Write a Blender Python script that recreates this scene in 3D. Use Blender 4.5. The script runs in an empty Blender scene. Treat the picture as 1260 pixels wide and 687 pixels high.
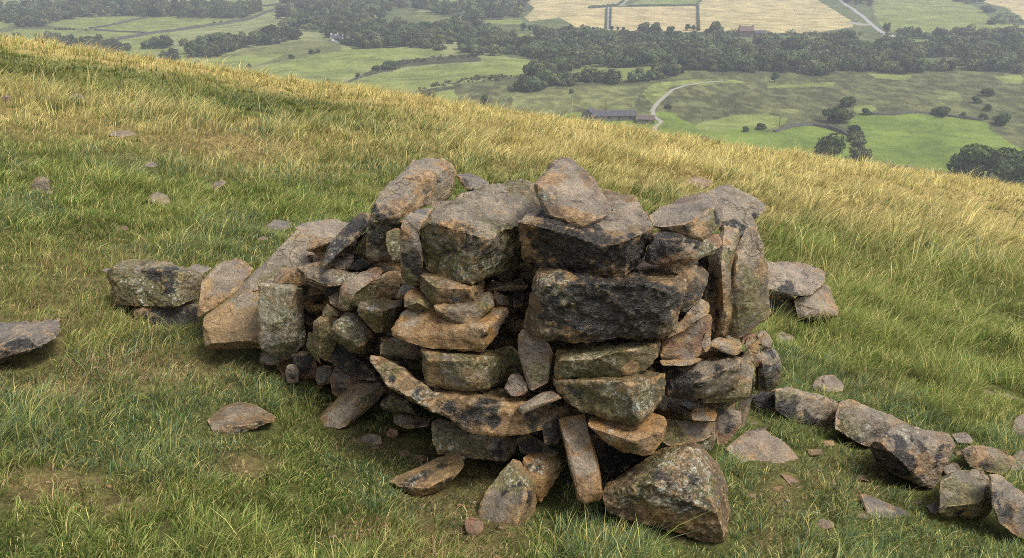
import bpy, bmesh, math, random
import numpy as np
from mathutils import Vector
random.seed(7)
rng = np.random.default_rng(11)
S = bpy.context.scene
COL = S.collection

# ------------------------------------------------------------------ camera
F, PITCH, EYE = 989.0, math.radians(24), 1.55
CP, SP = math.cos(PITCH), math.sin(PITCH)
cam_d = bpy.data.cameras.new('camera')
cam = bpy.data.objects.new('camera', cam_d)
COL.objects.link(cam)
cam.rotation_euler = (math.pi/2-PITCH, 0, 0)
cam_d.sensor_width = 36
cam_d.lens = 36*F/1260
cam_d.clip_start = .05
cam_d.clip_end = 9000
S.camera = cam

def sight(px, py):
    u, v = px-630, 343.5-py
    return u, F*CP+v*SP, v*CP-F*SP
def at(px, py, Y):
    a, b, c = sight(px, py)
    return Vector((a/b*Y, Y, c/b*Y))
def to_px(x, y, z):
    d = y*CP-z*SP
    d = np.where(np.abs(d) < .01, .01, d)
    return 630+F*x/d, 343.5-F*(z*CP+y*SP)/d, d

# ------------------------------------------------------------------ noise
def _h(i, j, s):
    v = np.sin(i*127.1+j*311.7+s*74.7)*43758.5453
    return v-np.floor(v)
def vnoise(x, y, s=0.):
    x = np.asarray(x, float); y = np.asarray(y, float)
    i, j = np.floor(x), np.floor(y)
    f, g = x-i, y-j
    f = f*f*(3-2*f); g = g*g*(3-2*g)
    return (_h(i, j, s)*(1-f)+_h(i+1, j, s)*f)*(1-g)+(_h(i, j+1, s)*(1-f)+_h(i+1, j+1, s)*f)*g
def fbm(x, y, s=0., o=4):
    t = 0; a = .5; n = 0
    for k in range(o):
        t = t+a*vnoise(x*2**k+k*17.3, y*2**k-k*9.1, s+k); n += a; a *= .5
    return t/n
def sst(e0, e1, x):
    t = np.clip((np.asarray(x, float)-e0)/(e1-e0), 0, 1)
    return t*t*(3-2*t)

# ------------------------------------------------------------------ terrain height
def near_h(x, y):
    X = 110*np.tanh(x/110)
    return -EYE-.134*y-.148*X-.00127*y*y
def height(x, y):
    x = np.asarray(x, float); y = np.asarray(y, float)
    r = np.hypot(x, y)
    n = near_h(x, y)
    amp = sst(3.2, 9, r)
    n = n+(fbm(x*2.6, y*2.6, 3)-.5)*(.03+.05*sst(2.2, 3.4, r)+.10*amp+.07*sst(3.6, 5.5, r))+(fbm(x*.5, y*.5, 5, 3)-.5)*.55*sst(5, 16, r)*(1-sst(45, 70, r))
    n = n+(vnoise(x*9, y*9, 8)-.5)*.03*(1-sst(6, 12, r))
    fl = -100+(fbm(x/95, y/120, 21, 3)-.5)*9*sst(250, 340, r)*(1-.5*sst(700, 900, r))
    k = 8.
    h = np.clip(.5+.5*(n-fl)/k, 0, 1)
    z = fl*(1-h)+n*h+k*h*(1-h)
    return z
def ground_hit(px, py, y0=.6, y1=2500):
    a, b, c = sight(px, py)
    Y = y0*np.power(y1/y0, np.linspace(0, 1, 4000))
    d = c/b*Y-height(a/b*Y, Y)
    k = int(np.argmax(d <= 0))
    if d[k] > 0: return None
    if k == 0: return Vector((a/b*Y[0], Y[0], c/b*Y[0]))
    t = d[k-1]/(d[k-1]-d[k]+1e-12)
    y = Y[k-1]+(Y[k]-Y[k-1])*t
    return Vector((a/b*y, y, c/b*y))
def valley_hit(px, py):
    return ground_hit(px, py, 150, 3000) or ground_hit(px, py+3, 150, 3000)

# ------------------------------------------------------------------ helpers
def tag(o, label=None, cat=None, group=None, kind=None):
    if label: o['label'] = label
    if cat: o['category'] = cat
    if group: o['group'] = group
    if kind: o['kind'] = kind
    return o
def link(name, me, parent=None, mat=None):
    o = bpy.data.objects.new(name, me)
    COL.objects.link(o)
    if parent: o.parent = parent
    if mat and me is not None:
        me.materials.append(mat)
    return o
def np_mesh(name, V, loops, starts, totals, smooth=False):
    me = bpy.data.meshes.new(name)
    me.vertices.add(len(V)); me.vertices.foreach_set('co', np.ascontiguousarray(V, np.float32).ravel())
    me.loops.add(len(loops)); me.loops.foreach_set('vertex_index', np.ascontiguousarray(loops, np.int32))
    me.polygons.add(len(starts)); me.polygons.foreach_set('loop_start', np.ascontiguousarray(starts, np.int32))
    if smooth: me.polygons.foreach_set('use_smooth', np.ones(len(starts), bool))
    me.update(calc_edges=True)
    return me
def quads(name, V, Q, smooth=False):
    Q = np.asarray(Q, np.int32)
    return np_mesh(name, V, Q.ravel(), np.arange(len(Q))*4, None, smooth)
def set_col(me, name, C):
    C = np.asarray(C, np.float32)
    if C.shape[1] == 3: C = np.hstack([C, np.ones((len(C), 1), np.float32)])
    a = me.color_attributes.new(name, 'FLOAT_COLOR', 'POINT')
    a.data.foreach_set('color', np.ascontiguousarray(C).ravel())

class NT:
    """small node-tree writer"""
    def __init__(self, name):
        self.m = bpy.data.materials.new(name); self.m.use_nodes = True
        self.t = self.m.node_tree; self.t.nodes.clear()
        self.out = self.n('ShaderNodeOutputMaterial')
    def n(self, typ, **kw):
        q = self.t.nodes.new(typ)
        for k, v in kw.items(): setattr(q, k, v)
        return q
    def put(self, sock, v):
        if isinstance(v, bpy.types.NodeSocket): self.t.links.new(v, sock)
        elif isinstance(v, (tuple, list)) and len(v) == 3 and sock.type == 'RGBA': sock.default_value = (*v, 1)
        else: sock.default_value = v
    def math(self, op, a, b=0., c=None, clamp=False):
        q = self.n('ShaderNodeMath', operation=op, use_clamp=clamp)
        self.put(q.inputs[0], a); self.put(q.inputs[1], b)
        if c is not None: self.put(q.inputs[2], c)
        return q.outputs[0]
    def mix(self, f, a, b, mode='MIX'):
        q = self.n('ShaderNodeMix', data_type='RGBA', blend_type=mode)
        self.put(q.inputs[0], f); self.put(q.inputs[6], a); self.put(q.inputs[7], b)
        return q.outputs[2]
    def rng(self, v, a, b, c=0., d=1.):
        q = self.n('ShaderNodeMapRange', interpolation_type='SMOOTHSTEP')
        for i, s in enumerate((v, a, b, c, d)): self.put(q.inputs[i], s)
        return q.outputs[0]
    def noise(self, vec, scale, detail=5., rough=.6, dist=0.):
        q = self.n('ShaderNodeTexNoise')
        self.put(q.inputs['Vector'], vec); q.inputs['Scale'].default_value = scale
        q.inputs['Detail'].default_value = detail; q.inputs['Roughness'].default_value = rough
        q.inputs['Distortion'].default_value = dist
        return q.outputs[0]
    def attr(self, name):
        return self.n('ShaderNodeAttribute', attribute_name=name)
    def bsdf(self, col, rough=.8, spec=.3, normal=None):
        q = self.n('ShaderNodeBsdfPrincipled')
        self.put(q.inputs['Base Color'], col); self.put(q.inputs['Roughness'], rough)
        self.put(q.inputs['Specular IOR Level'], spec)
        if normal is not None: self.put(q.inputs['Normal'], normal)
        return q.outputs[0]
    def done(self, surf):
        self.t.links.new(surf, self.out.inputs[0]); return self.m

def plain(name, col, rough=.85, var=.25, scale=3.):
    t = NT(name)
    tc = t.n('ShaderNodeTexCoord').outputs['Object']
    n = t.noise(tc, scale, 5)
    c = t.mix(n, tuple(x*(1-var) for x in col), tuple(min(1, x*(1+var)) for x in col))
    return t.done(t.bsdf(c, rough))

# ------------------------------------------------------------------ materials
def rock_material():
    t = NT('gritstone')
    oc = t.n('ShaderNodeTexCoord').outputs['Object']
    oi = t.n('ShaderNodeObjectInfo').outputs['Random']
    off = t.n('ShaderNodeVectorMath', operation='MULTIPLY_ADD')
    cmb = t.n('ShaderNodeCombineXYZ')
    for k in range(3): t.put(cmb.inputs[k], t.math('MULTIPLY', oi, 37.+11*k))
    t.put(off.inputs[0], oc); off.inputs[1].default_value = (1, 1, 1); t.put(off.inputs[2], cmb.outputs[0])
    P = off.outputs[0]
    bed = t.n('ShaderNodeMapping'); t.put(bed.inputs['Vector'], P)      # bedding planes squeeze the noise
    bed.inputs['Scale'].default_value = (1, 1, 1.9); bed.inputs['Rotation'].default_value = (.18, -.12, 0)
    B = bed.outputs[0]
    st, tn = t.attr('stain'), t.attr('tint')
    sep = t.n('ShaderNodeSeparateColor'); t.put(sep.inputs[0], st.outputs['Color'])
    k_, o_, l_, m_ = sep.outputs[0], sep.outputs[1], sep.outputs[2], st.outputs['Alpha']  # k_ carries black crust and also painted shade
    w_ = tn.outputs['Alpha']
    big = t.noise(P, 7, 7, .62, .3)
    mid = t.noise(P, 26, 7, .7)
    fine = t.noise(P, 120, 5, .75)
    lay = t.noise(B, 9, 6, .65, .4)
    c = t.mix(t.rng(big, .3, .7), (.50, .50, .50), (1.45, 1.40, 1.32))
    c = t.mix(1., t.mix(1., tn.outputs['Color'], (.80, .74, .60), 'MULTIPLY'), c, 'MULTIPLY')
    c = t.mix(t.math('MULTIPLY', t.rng(lay, .46, .66), .55), c, (.30, .17, .058))
    c = t.mix(t.math('MULTIPLY', t.rng(mid, .56, .72), .40), c, (.06, .055, .045))
    def mask(a, n, amt=1.9, e=.30):
        s = t.math('MULTIPLY_ADD', t.math('SUBTRACT', n, .5), amt, a)
        return t.rng(s, .5-e, .5+e)
    n_a = t.noise(P, 17, 8, .7, .5); n_b = t.noise(P, 31, 8, .72, .2); n_c = t.noise(P, 75, 6, .7)
    wcol = t.mix(t.rng(lay, .35, .7), (.145, .120, .090), (.32, .262, .185))
    wcol = t.mix(t.math('MULTIPLY', t.rng(mid, .5, .7), .55), wcol, (.17, .132, .09))
    c = t.mix(t.math('MULTIPLY', mask(w_, n_a, 1.5, .3), .82), c, wcol)
    ocol = t.mix(t.rng(mid, .35, .65), (.14, .075, .028), (.36, .225, .095))
    c = t.mix(t.math('MULTIPLY', mask(o_, n_a), .85), c, ocol)
    mcol = t.mix(t.rng(n_c, .35, .65), (.035, .036, .012), (.19, .165, .055))
    c = t.mix(t.math('MULTIPLY', mask(m_, n_b, 1.9), .8), c, mcol)
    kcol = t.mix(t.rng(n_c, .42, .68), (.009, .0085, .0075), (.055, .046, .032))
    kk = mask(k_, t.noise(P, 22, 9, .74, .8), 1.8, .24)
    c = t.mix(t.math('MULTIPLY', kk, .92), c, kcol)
    pt = t.n('ShaderNodeNewGeometry').outputs['Pointiness']
    edge = t.math('MULTIPLY', t.rng(pt, .507, .545), t.rng(n_b, .36, .56))
    c = t.mix(t.math('MULTIPLY', edge, .75), c, t.mix(t.rng(big, .4, .6), (.42, .24, .085), (.42, .31, .19)))
    # hairline cracks and broken joints
    cr = t.n('ShaderNodeTexVoronoi', feature='DISTANCE_TO_EDGE'); cr.inputs['Scale'].default_value = 5.5
    wv = t.n('ShaderNodeVectorMath', operation='MULTIPLY_ADD'); t.put(wv.inputs[0], t.n('ShaderNodeTexNoise').outputs['Color']); nn = wv.inputs[0].links[0].from_node
    t.put(nn.inputs['Vector'], B); nn.inputs['Scale'].default_value = 6; nn.inputs['Detail'].default_value = 6
    wv.inputs[1].default_value = (.35, .35, .35); t.put(wv.inputs[2], B); t.put(cr.inputs['Vector'], wv.outputs[0])
    crack = t.math('MULTIPLY', t.rng(cr.outputs['Distance'], .024, .004), t.rng(big, .52, .60))
    c = t.mix(t.math('MULTIPLY', crack, .28), c, (.03, .024, .018))
    # lichen: small pale spots with hard rims
    vo = t.n('ShaderNodeTexVoronoi'); t.put(vo.inputs['Vector'], P); vo.inputs['Scale'].default_value = 55
    sp = t.math('MAXIMUM', t.math('MULTIPLY', t.rng(t.math('ADD', vo.outputs['Distance'], t.math('MULTIPLY', n_c, .5)), .58, .40), .6), t.rng(t.noise(P, 48, 8, .78, .6), .51, .60))
    lm = t.math('MULTIPLY', sp, mask(l_, n_a, 1.3, .2))
    lb = t.math('MULTIPLY', sp, t.rng(n_a, .60, .70))
    c = t.mix(t.math('MULTIPLY', t.math('MAXIMUM', lm, t.math('MULTIPLY', lb, .5)), .9), c, (.46, .46, .35))
    c = t.mix(.55, c, t.mix(t.rng(fine, .3, .7), (.30, .30, .30), (1.75, 1.75, 1.75)), 'MULTIPLY')
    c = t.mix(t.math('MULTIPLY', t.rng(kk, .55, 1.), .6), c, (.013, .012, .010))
    hgt = t.math('ADD', t.math('SUBTRACT', t.math('MULTIPLY', lay, .6), t.math('MULTIPLY', crack, .35)), t.math('ADD', t.math('MULTIPLY', mid, .7), t.math('MULTIPLY', fine, .32)))
    b2 = t.n('ShaderNodeMapping'); t.put(b2.inputs['Vector'], P); b2.inputs['Scale'].default_value = (1, 1, 3); b2.inputs['Rotation'].default_value = (-.15, .2, 0)
    hgt = t.math('ADD', hgt, t.math('MULTIPLY', t.noise(b2.outputs[0], 7, 7, .7, .8), .35))
    bp = t.n('ShaderNodeBump'); bp.inputs['Strength'].default_value = 1.; bp.inputs['Distance'].default_value = .020
    t.put(bp.inputs['Height'], hgt)
    r = t.math('MULTIPLY_ADD', t.math('MAXIMUM', kk, t.rng(big, .5, .65)), -.2, .46)
    return t.done(t.bsdf(c, r, .6, bp.outputs[0]))
ROCK = rock_material()

def soil_material():
    t = NT('turf_soil')
    P = t.n('ShaderNodeTexCoord').outputs['Object']
    a = t.attr('col').outputs['Color']
    n1 = t.noise(P, 14, 8, .75); n2 = t.noise(P, 90, 5, .8)
    c = t.mix(1., a, t.mix(t.rng(n1, .3, .7), (.5, .5, .45), (1.5, 1.45, 1.3)), 'MULTIPLY')
    c = t.mix(.7, c, t.mix(t.rng(n2, .3, .7), (.4, .4, .4), (1.6, 1.6, 1.6)), 'MULTIPLY')
    bp = t.n('ShaderNodeBump'); bp.inputs['Strength'].default_value = .9; bp.inputs['Distance'].default_value = .02
    t.put(bp.inputs['Height'], t.math('ADD', n1, t.math('MULTIPLY', n2, .5)))
    return t.done(t.bsdf(c, .95, .1, bp.outputs[0]))
def valley_material():
    t = NT('valley_fields')
    P = t.n('ShaderNodeTexCoord').outputs['Object']
    a = t.attr('col')
    n1 = t.noise(P, .045, 9, .68, .3); n2 = t.noise(P, .35, 7, .75)
    c = t.mix(1., a.outputs['Color'], t.mix(t.rng(n1, .32, .68), (.66, .68, .66), (1.32, 1.28, 1.2)), 'MULTIPLY')
    c = t.mix(t.math('MULTIPLY', t.rng(n2, .45, .7), a.outputs['Alpha']), c, (.055, .05, .022))
    bp = t.n('ShaderNodeBump'); bp.inputs['Strength'].default_value = .5; bp.inputs['Distance'].default_value = .6
    t.put(bp.inputs['Height'], n2)
    return t.done(t.bsdf(c, .95, .08, bp.outputs[0]))
def leaf_material(name, trans=.3, attr='col', col=None, var=None):
    t = NT(name)
    if col is None: c = t.attr(attr).outputs['Color']
    else:
        oi = t.n('ShaderNodeObjectInfo').outputs['Random']
        P = t.n('ShaderNodeTexCoord').outputs['Object']
        c = t.mix(t.noise(P, .45, 5, .7), tuple(x*.55 for x in col), tuple(x*1.5 for x in col))
        c = t.mix(oi, c, t.mix(.5, c, (.075, .085, .02)))
    d = t.n('ShaderNodeBsdfDiffuse'); t.put(d.inputs[0], c)
    tr = t.n('ShaderNodeBsdfTranslucent'); t.put(tr.inputs[0], c)
    mx = t.n('ShaderNodeMixShader'); mx.inputs[0].default_value = trans
    t.put(mx.inputs[1], d.outputs[0]); t.put(mx.inputs[2], tr.outputs[0])
    return t.done(mx.outputs[0])
SOIL, VALLEY = soil_material(), valley_material()
BLADE = leaf_material('grass_blade', .30)
LEAF = leaf_material('tree_leaf', .15, col=(.075, .105, .035))
LEAF2 = leaf_material('wood_leaf', .15)
BARK = plain('bark', (.07, .055, .04))
GRASS_N, HAZE, EXPO = 1.0, .00040, 0.52
# ------------------------------------------------------------------ stones
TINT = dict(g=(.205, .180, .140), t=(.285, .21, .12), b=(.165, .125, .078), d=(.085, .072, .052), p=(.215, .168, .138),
            s=(.17, .16, .165), o=(.36, .21, .085), m=(.125, .115, .058), r=(.24, .145, .10), l=(.30, .285, .21))
TILE = {1: (420, 180, 3.994), 2: (640, 180, 3.994), 3: (640, 330, 3.994), 4: (640, 500, 3.994), 5: (430, 330, 3.994),
        6: (320, 330, 3.994), 7: (380, 470, 3.994), 8: (120, 270, 3.994), 9: (820, 320, 3.994), 10: (920, 450, 3.994),
        11: (945, 515, 3.994), 12: (320, 240, 5.976), 0: (0, 0, 1.)}
tex = {}
for nm, typ, size in (('tc1', 'CLOUDS', .16), ('tc2', 'CLOUDS', .045), ('tv', 'VORONOI', .11), ('tc3', 'CLOUDS', .018)):
    q = bpy.data.textures.new(nm, typ); q.noise_scale = size; tex[nm] = q
    if typ == 'CLOUDS': q.noise_depth = 3
    else: q.distance_metric = 'DISTANCE_SQUARED'
rock_xy = []
loose_at = []
rockcount = [0]
CAIRN, ROW, LOOSE_, FAR_ = 'stones of the tumbled cairn', 'stones of the fallen row', 'loose stones lying in the grass', 'stones half sunk in the turf'

def rock(label, tile, Y, pts, tint='g', blobs='', T=.22, name='stone', group=CAIRN, shr=.80, rough=1., sink=.01, grow=1.03):
    ox, oy, sc = TILE[tile]
    relief = (lambda d: d*1.5 if d <= 10 else d+5) if Y != 'g' else (lambda d: d)
    groups = [[tuple(float(v) for v in p.split(',')) for p in g.split()] for g in pts.split('|')]
    groups = [[(p[0], p[1], relief(p[2]) if len(p) > 2 else 0.) for p in g] for g in groups]
    allp = [p for g in groups for p in g]
    if Y == 'g':
        low = max(allp, key=lambda p: p[1])
        h = ground_hit(ox+low[0]/sc, oy+low[1]/sc)
        Y = h.y-(low[2] if len(low) > 2 else 0)/100+(sink if group != ROW else -.025)
    bm = bmesh.new()
    mx = sum(p[0] for p in allp)/len(allp); my = sum(p[1] for p in allp)/len(allp)
    for g in groups:
        g = [(mx+(p[0]-mx)*grow, my+(p[1]-my)*grow, *p[2:]) for p in g]
        W = [at(ox+p[0]/sc, oy+p[1]/sc, Y+(p[2] if len(p) > 2 else 0)/100) for p in g]
        cen = sum(W, Vector())/len(W)
        cd = cen.normalized()
        back = []
        for w in W:
            # push along the line of sight by T behind the middle of the stone, drawn in to the middle
            k = max(T-.6*(w.length-cen.length), .05)
            q = w+w.normalized()*k
            cq = cen+cd*T
            back.append(cq+(q-cq)*shr)
        vs = [bm.verts.new(p) for p in W+back]
        r = bmesh.ops.convex_hull(bm, input=vs)
        junk = [e for e in r['geom_interior']+r['geom_unused'] if isinstance(e, bmesh.types.BMVert) and e.is_valid]
        if junk: bmesh.ops.delete(bm, geom=list(set(junk)), context='VERTS')
    co = np.array([v.co[:] for v in bm.verts])
    lo, hi = co.min(0), co.max(0)
    size = float(np.linalg.norm(hi-lo))
    # worn arrises: chamfer some edges wide, some narrow
    bmesh.ops.dissolve_limit(bm, angle_limit=math.radians(7), verts=bm.verts, edges=bm.edges)
    for share, off in ((.45, .030), (1., .011)):
        es = [e for e in bm.edges if len(e.link_faces) == 2 and e.calc_face_angle(0) > math.radians(28) and random.random() < share]
        if es: bmesh.ops.bevel(bm, geom=es, offset=min(off, .055*size), segments=1, affect='EDGES', clamp_overlap=True)
    me = bpy.data.meshes.new(name); bm.to_mesh(me); bm.free()
    o = link(name, me)
    md = o.modifiers.new('r', 'REMESH')
    if len(groups) > 1: md.mode = 'VOXEL'; md.voxel_size = size/90
    else: md.mode = 'SHARP';  md.octree_depth = 6 if size < .62 else 7; md.scale = .92; md.sharpness = 1; md.use_remove_disconnected = False
    s = min(size, .8)
    for tx, st in (('tc1', .040*s), ('tv', .016*s), ('tc2', .024*s), ('tc3', .012*s)):
        md = o.modifiers.new(tx, 'DISPLACE'); md.texture = tex[tx]; md.strength = st*rough; md.mid_level = .5
        md.texture_coords = 'GLOBAL'
    off = Vector((rockcount[0]*1.37, rockcount[0]*.71, 0)); rockcount[0] += 1
    o.location = off
    dg = bpy.context.evaluated_depsgraph_get()
    me2 = bpy.data.meshes.new_from_object(o.evaluated_get(dg), depsgraph=dg)
    o.modifiers.clear(); o.data = me2; bpy.data.meshes.remove(me)
    n = len(me2.vertices); co = np.empty(n*3, np.float32); me2.vertices.foreach_get('co', co); co = co.reshape(-1, 3).astype(float)
    rock_xy.append(co.copy())
    if group not in (CAIRN,): loose_at.append((co[:, 0].mean(), co[:, 1].min(), (co[:, 0].max()-co[:, 0].min())/2, size))
    st = np.zeros((n, 4)); w = np.zeros(n)
    tc = np.array(TINT[tint[0]])*np.array([random.uniform(.86, 1.14)]*3)
    warp = np.stack([vnoise(co[:, 0]*16+co[:, 2]*9+7*q_, co[:, 1]*16+co[:, 2]*14, 91+q_)+.5*vnoise(co[:, 0]*40-co[:, 2]*35, co[:, 2]*38+co[:, 1]*20, 95+q_)-.75 for q_ in range(3)], -1)
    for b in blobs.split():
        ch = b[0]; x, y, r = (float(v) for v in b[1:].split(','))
        if ch == 'k' and r < 4.5 and tint not in 'd': r *= .75  # many small k marks are painted shade, not crust; drawn smaller
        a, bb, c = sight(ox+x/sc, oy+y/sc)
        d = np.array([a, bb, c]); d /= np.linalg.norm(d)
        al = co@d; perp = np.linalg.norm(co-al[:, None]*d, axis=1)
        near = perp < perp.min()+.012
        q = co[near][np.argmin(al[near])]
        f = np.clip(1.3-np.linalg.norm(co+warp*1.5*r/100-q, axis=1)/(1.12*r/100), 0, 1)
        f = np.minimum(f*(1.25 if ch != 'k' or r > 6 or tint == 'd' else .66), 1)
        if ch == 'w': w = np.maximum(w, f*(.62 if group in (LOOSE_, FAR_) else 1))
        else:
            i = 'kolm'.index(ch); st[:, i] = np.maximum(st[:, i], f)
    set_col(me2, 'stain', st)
    set_col(me2, 'tint', np.hstack([np.tile(tc, (n, 1)), w[:, None]]))
    c0 = np.array([co[:, 0].mean(), co[:, 1].mean(), co[:, 2].min()])
    co -= c0
    me2.vertices.foreach_set('co', co.astype(np.float32).ravel())
    me2.polygons.foreach_set('use_smooth', np.ones(len(me2.polygons), bool))
    me2.update()
    me2.set_sharp_from_angle(angle=math.radians(38))
    o.location = c0
    me2.materials.clear(); me2.materials.append(ROCK)
    tag(o, label, 'stone', group)
    return o

# --- capstones
rock('pointed pale slab lying loose on top of the middle capstone', 2, 2.45, '75,180,5 70,235,4 110,300,2 130,340,1 230,405,0 300,400,0 320,385,0 455,330,6 458,295,8 415,240,14 350,150,22 300,85,28 262,52,32 190,60,32 150,100,28 95,165,14 105,215,6 140,320,2 245,365,-1 320,368,-1 450,298,6', 'p', 'w270,230,16 w330,280,10 w230,120,7 o150,120,6 o240,385,5 o350,370,4 k90,260,4 l100,250,4', T=.10, name='stone_slab')
rock('broad black-fronted capstone under the pointed pale slab', 2, 2.42, '-5,370,2 0,430,3 20,555,5 100,580,4 200,630,2 350,645,0 520,640,0 580,590,4 650,470,8 655,400,7 620,340,20 560,250,30 470,225,35 420,222,38 100,300,28 60,320,15 20,350,5 90,370,1 250,435,-2 400,490,-4 520,465,-3 560,440,1 650,395,7', 'b', 'k330,560,12 k240,510,9 k420,570,11 k500,560,9 k150,520,11 k610,500,7 k100,430,5 o40,450,7 o40,520,4 o300,470,3 o390,485,3 o220,430,3 o510,560,3 w500,350,11 w480,270,10 w590,350,8 o380,410,4 k230,410,3 k520,400,3 w60,335,6', T=.25, name='stone_slab')
rock('large grey capstone with a broad pale top and ochre corner', 1, 2.5, '385,400,3 390,470,3 405,570,4 430,620,3 560,650,1 660,668,-2 760,640,2 850,600,8 910,560,14 880,480,12 870,390,10 980,320,30 960,240,40 945,190,46 900,180,48 860,190,46 750,190,44 700,200,44 620,240,36 550,280,26 470,310,16 430,350,6 440,370,0 530,360,1 600,400,0 690,450,-3 720,450,-3 780,415,0 870,390,6', 'm', 'w750,270,24 w620,320,12 w880,340,14 w560,320,8 w700,400,7 k600,430,5 o560,400,4 o520,390,3 k430,420,4 k500,500,6 k820,500,6 k740,520,4.6 m500,540,9 m430,480,7 m560,600,9 m800,560,9 m850,450,6 l620,560,6 l560,610,7 l760,560,5 o700,500,2.2 o700,560,2.2 o700,620,2.5 k650,480,4 k760,460,4', T=.22, name='stone_block')
rock('tall angular block standing upright behind the curved purple slab', 1, 2.95, '150,290,0 140,330,0 115,560,2 170,580,2 280,570,3 300,340,2 400,300,12 400,170,14 360,110,20 370,65,30 290,130,22 200,220,8 160,305,-1 285,320,-1 300,450,2|300,330,2 400,300,12 455,280,18 510,280,25 560,230,32 560,100,38 520,55,38 370,65,34 290,130,24 450,130,20 300,200,8', 'g', 'w300,170,14 w240,240,11 w420,90,12 w340,220,8 k180,420,8 k250,350,6 k150,350,5 m250,450,9 l190,520,6 l170,400,5 l230,480,5 o400,260,6 o320,310,6 o440,160,4 o520,100,5 k480,180,4 k420,230,4', T=.12, name='stone_block')
rock('curved purple-grey slab standing on edge beside the grey capstone', 1, 2.5, '290,400,1 290,560,2 295,640,3 330,690,3 385,690,3 400,620,2 405,540,1 385,470,1 380,400,3 345,320,5 320,345,3 300,370,2|300,370,2 320,340,4 380,305,12 460,305,16 450,325,12 400,370,3 380,430,1', 's', 'w350,480,5 w340,420,4 w380,340,5 o310,430,3 k340,590,6 k360,560,4 m350,670,5', T=.14, name='stone_slab', rough=.7)
rock('dark pointed stone jutting behind the grey capstone', 1, 3.25, '560,135,10 580,150,6 620,222,0 650,218,0 700,210,3 745,185,4 660,142,16 620,132,18', 's', 'k620,185,5 k590,160,4 w690,170,9', T=.1, shr=.9)
rock('small pinkish flake wedged behind the grey capstone', 1, 2.98, '450,270,4 505,282,5 560,268,5 570,280,0 520,298,0 455,305,0', 'p', 'w510,285,6', T=.1, name='stone_flake')
rock('long dark stone leaning diagonally against the tall upright block', 12, 3.0, '740,130,15 795,130,14 800,200,12 780,260,8 560,450,-2 470,545,-4 450,520,-3 480,400,2 560,310,6 640,210,10', 'd', 'k700,220,7 k560,400,6 l620,310,4 l520,400,3 w540,340,3 m760,180,4 o640,340,3 k480,500,4', T=.12)
rock('flat pale pinkish rock beyond the big grey leaning slab', 12, 4.5, '260,240,0 330,290,-4 430,320,-6 490,370,-6 440,390,-8 350,300,-5 560,330,-4 620,250,6 650,205,16 560,185,22 480,178,24 400,192,20 330,212,12', 'p', 'w460,240,30 w380,230,20 k400,330,5', T=.25, name='stone_slab')  # k mark paints the shaded underside dark
rock('big grey-green slab leaning on the tan slab', 8, 3.18, '640,400,8 720,320,12 790,250,18 860,170,25 960,70,38 990,55,40 1125,170,34 1130,190,34 1080,270,20 990,330,14 830,340,8', 'g', 'w960,150,14 w850,260,10 m900,330,8', T=.10, name='stone_slab', rough=.6)
rock('broad tan slab leaning beside the lichen-covered block', 8, 3.1, '485,495,2 530,610,-2 545,650,2 800,645,2 800,590,-2 1010,510,3 1110,470,8 1125,330,22 1020,215,32 985,198,32 840,305,20 700,345,14', 't', 'o1010,215,6 o980,260,7 w700,400,5 w900,300,6 k640,630,2 m1060,420,8', T=.13, name='stone_slab', rough=.55)
rock('purple-striped tan stone between the big olive block and the tan slab', 8, 3.25, '490,480,0 500,420,1 520,300,8 575,220,16 680,198,20 715,205,20 725,225,18 760,240,16 740,290,10 660,380,4 560,440,0', 't', 'w620,240,7 w680,260,7 w580,330,4 o540,400,7 k520,470,2', T=.2)
rock('tall speckled block propped upright, crusted with pale lichen', 8, 2.98, '790,320,6 840,312,9 960,320,6 1010,340,8 1000,410,6 1000,500,5 1025,550,5 1020,600,5 950,680,4 930,690,3 800,640,0 800,560,0 790,450,3 955,340,1 940,470,-2 920,600,-2', 'l', 'l870,400,14 l860,560,14 l950,520,9 m980,600,5 m880,500,4 w870,600,9', T=.14, name='stone_block')
rock('large olive block at the end of the tumbled wall', 8, 3.45, '50,255,8 80,240,4 75,300,2 95,415,2 200,420,0 370,435,0 400,425,1 495,385,6 520,330,10 520,270,12 430,240,14 360,215,14 250,200,12 130,210,10 400,260,2 400,425,-2', 'm', 'm200,320,16 m300,340,14 l380,390,5 l180,350,6 w320,215,7 w180,220,7 k330,270,8 m130,360,9 w470,300,8', T=.25, name='stone_block')
rock('dark-fronted stone under the large olive block', 8, 3.42, '165,430,3 180,500,0 230,530,0 400,540,0 480,540,2 490,400,8 440,410,5 200,432,1', 'b', 'o230,440,5 w460,425,6 k300,480,10 k420,490,9 k200,490,6', T=.22)
rock('thin purple-grey flake behind the large olive block', 8, 3.75, '430,245,0 480,218,10 550,230,10 560,245,4 530,265,0 470,262,-1', 's', 'w490,235,7', T=.06, name='stone_flake')
rock('tiny purple tip sticking out past the large olive block', 8, 3.55, '22,250,3 45,240,5 90,238,4 95,265,0 60,270,0', 's', '', T=.08)
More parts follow.
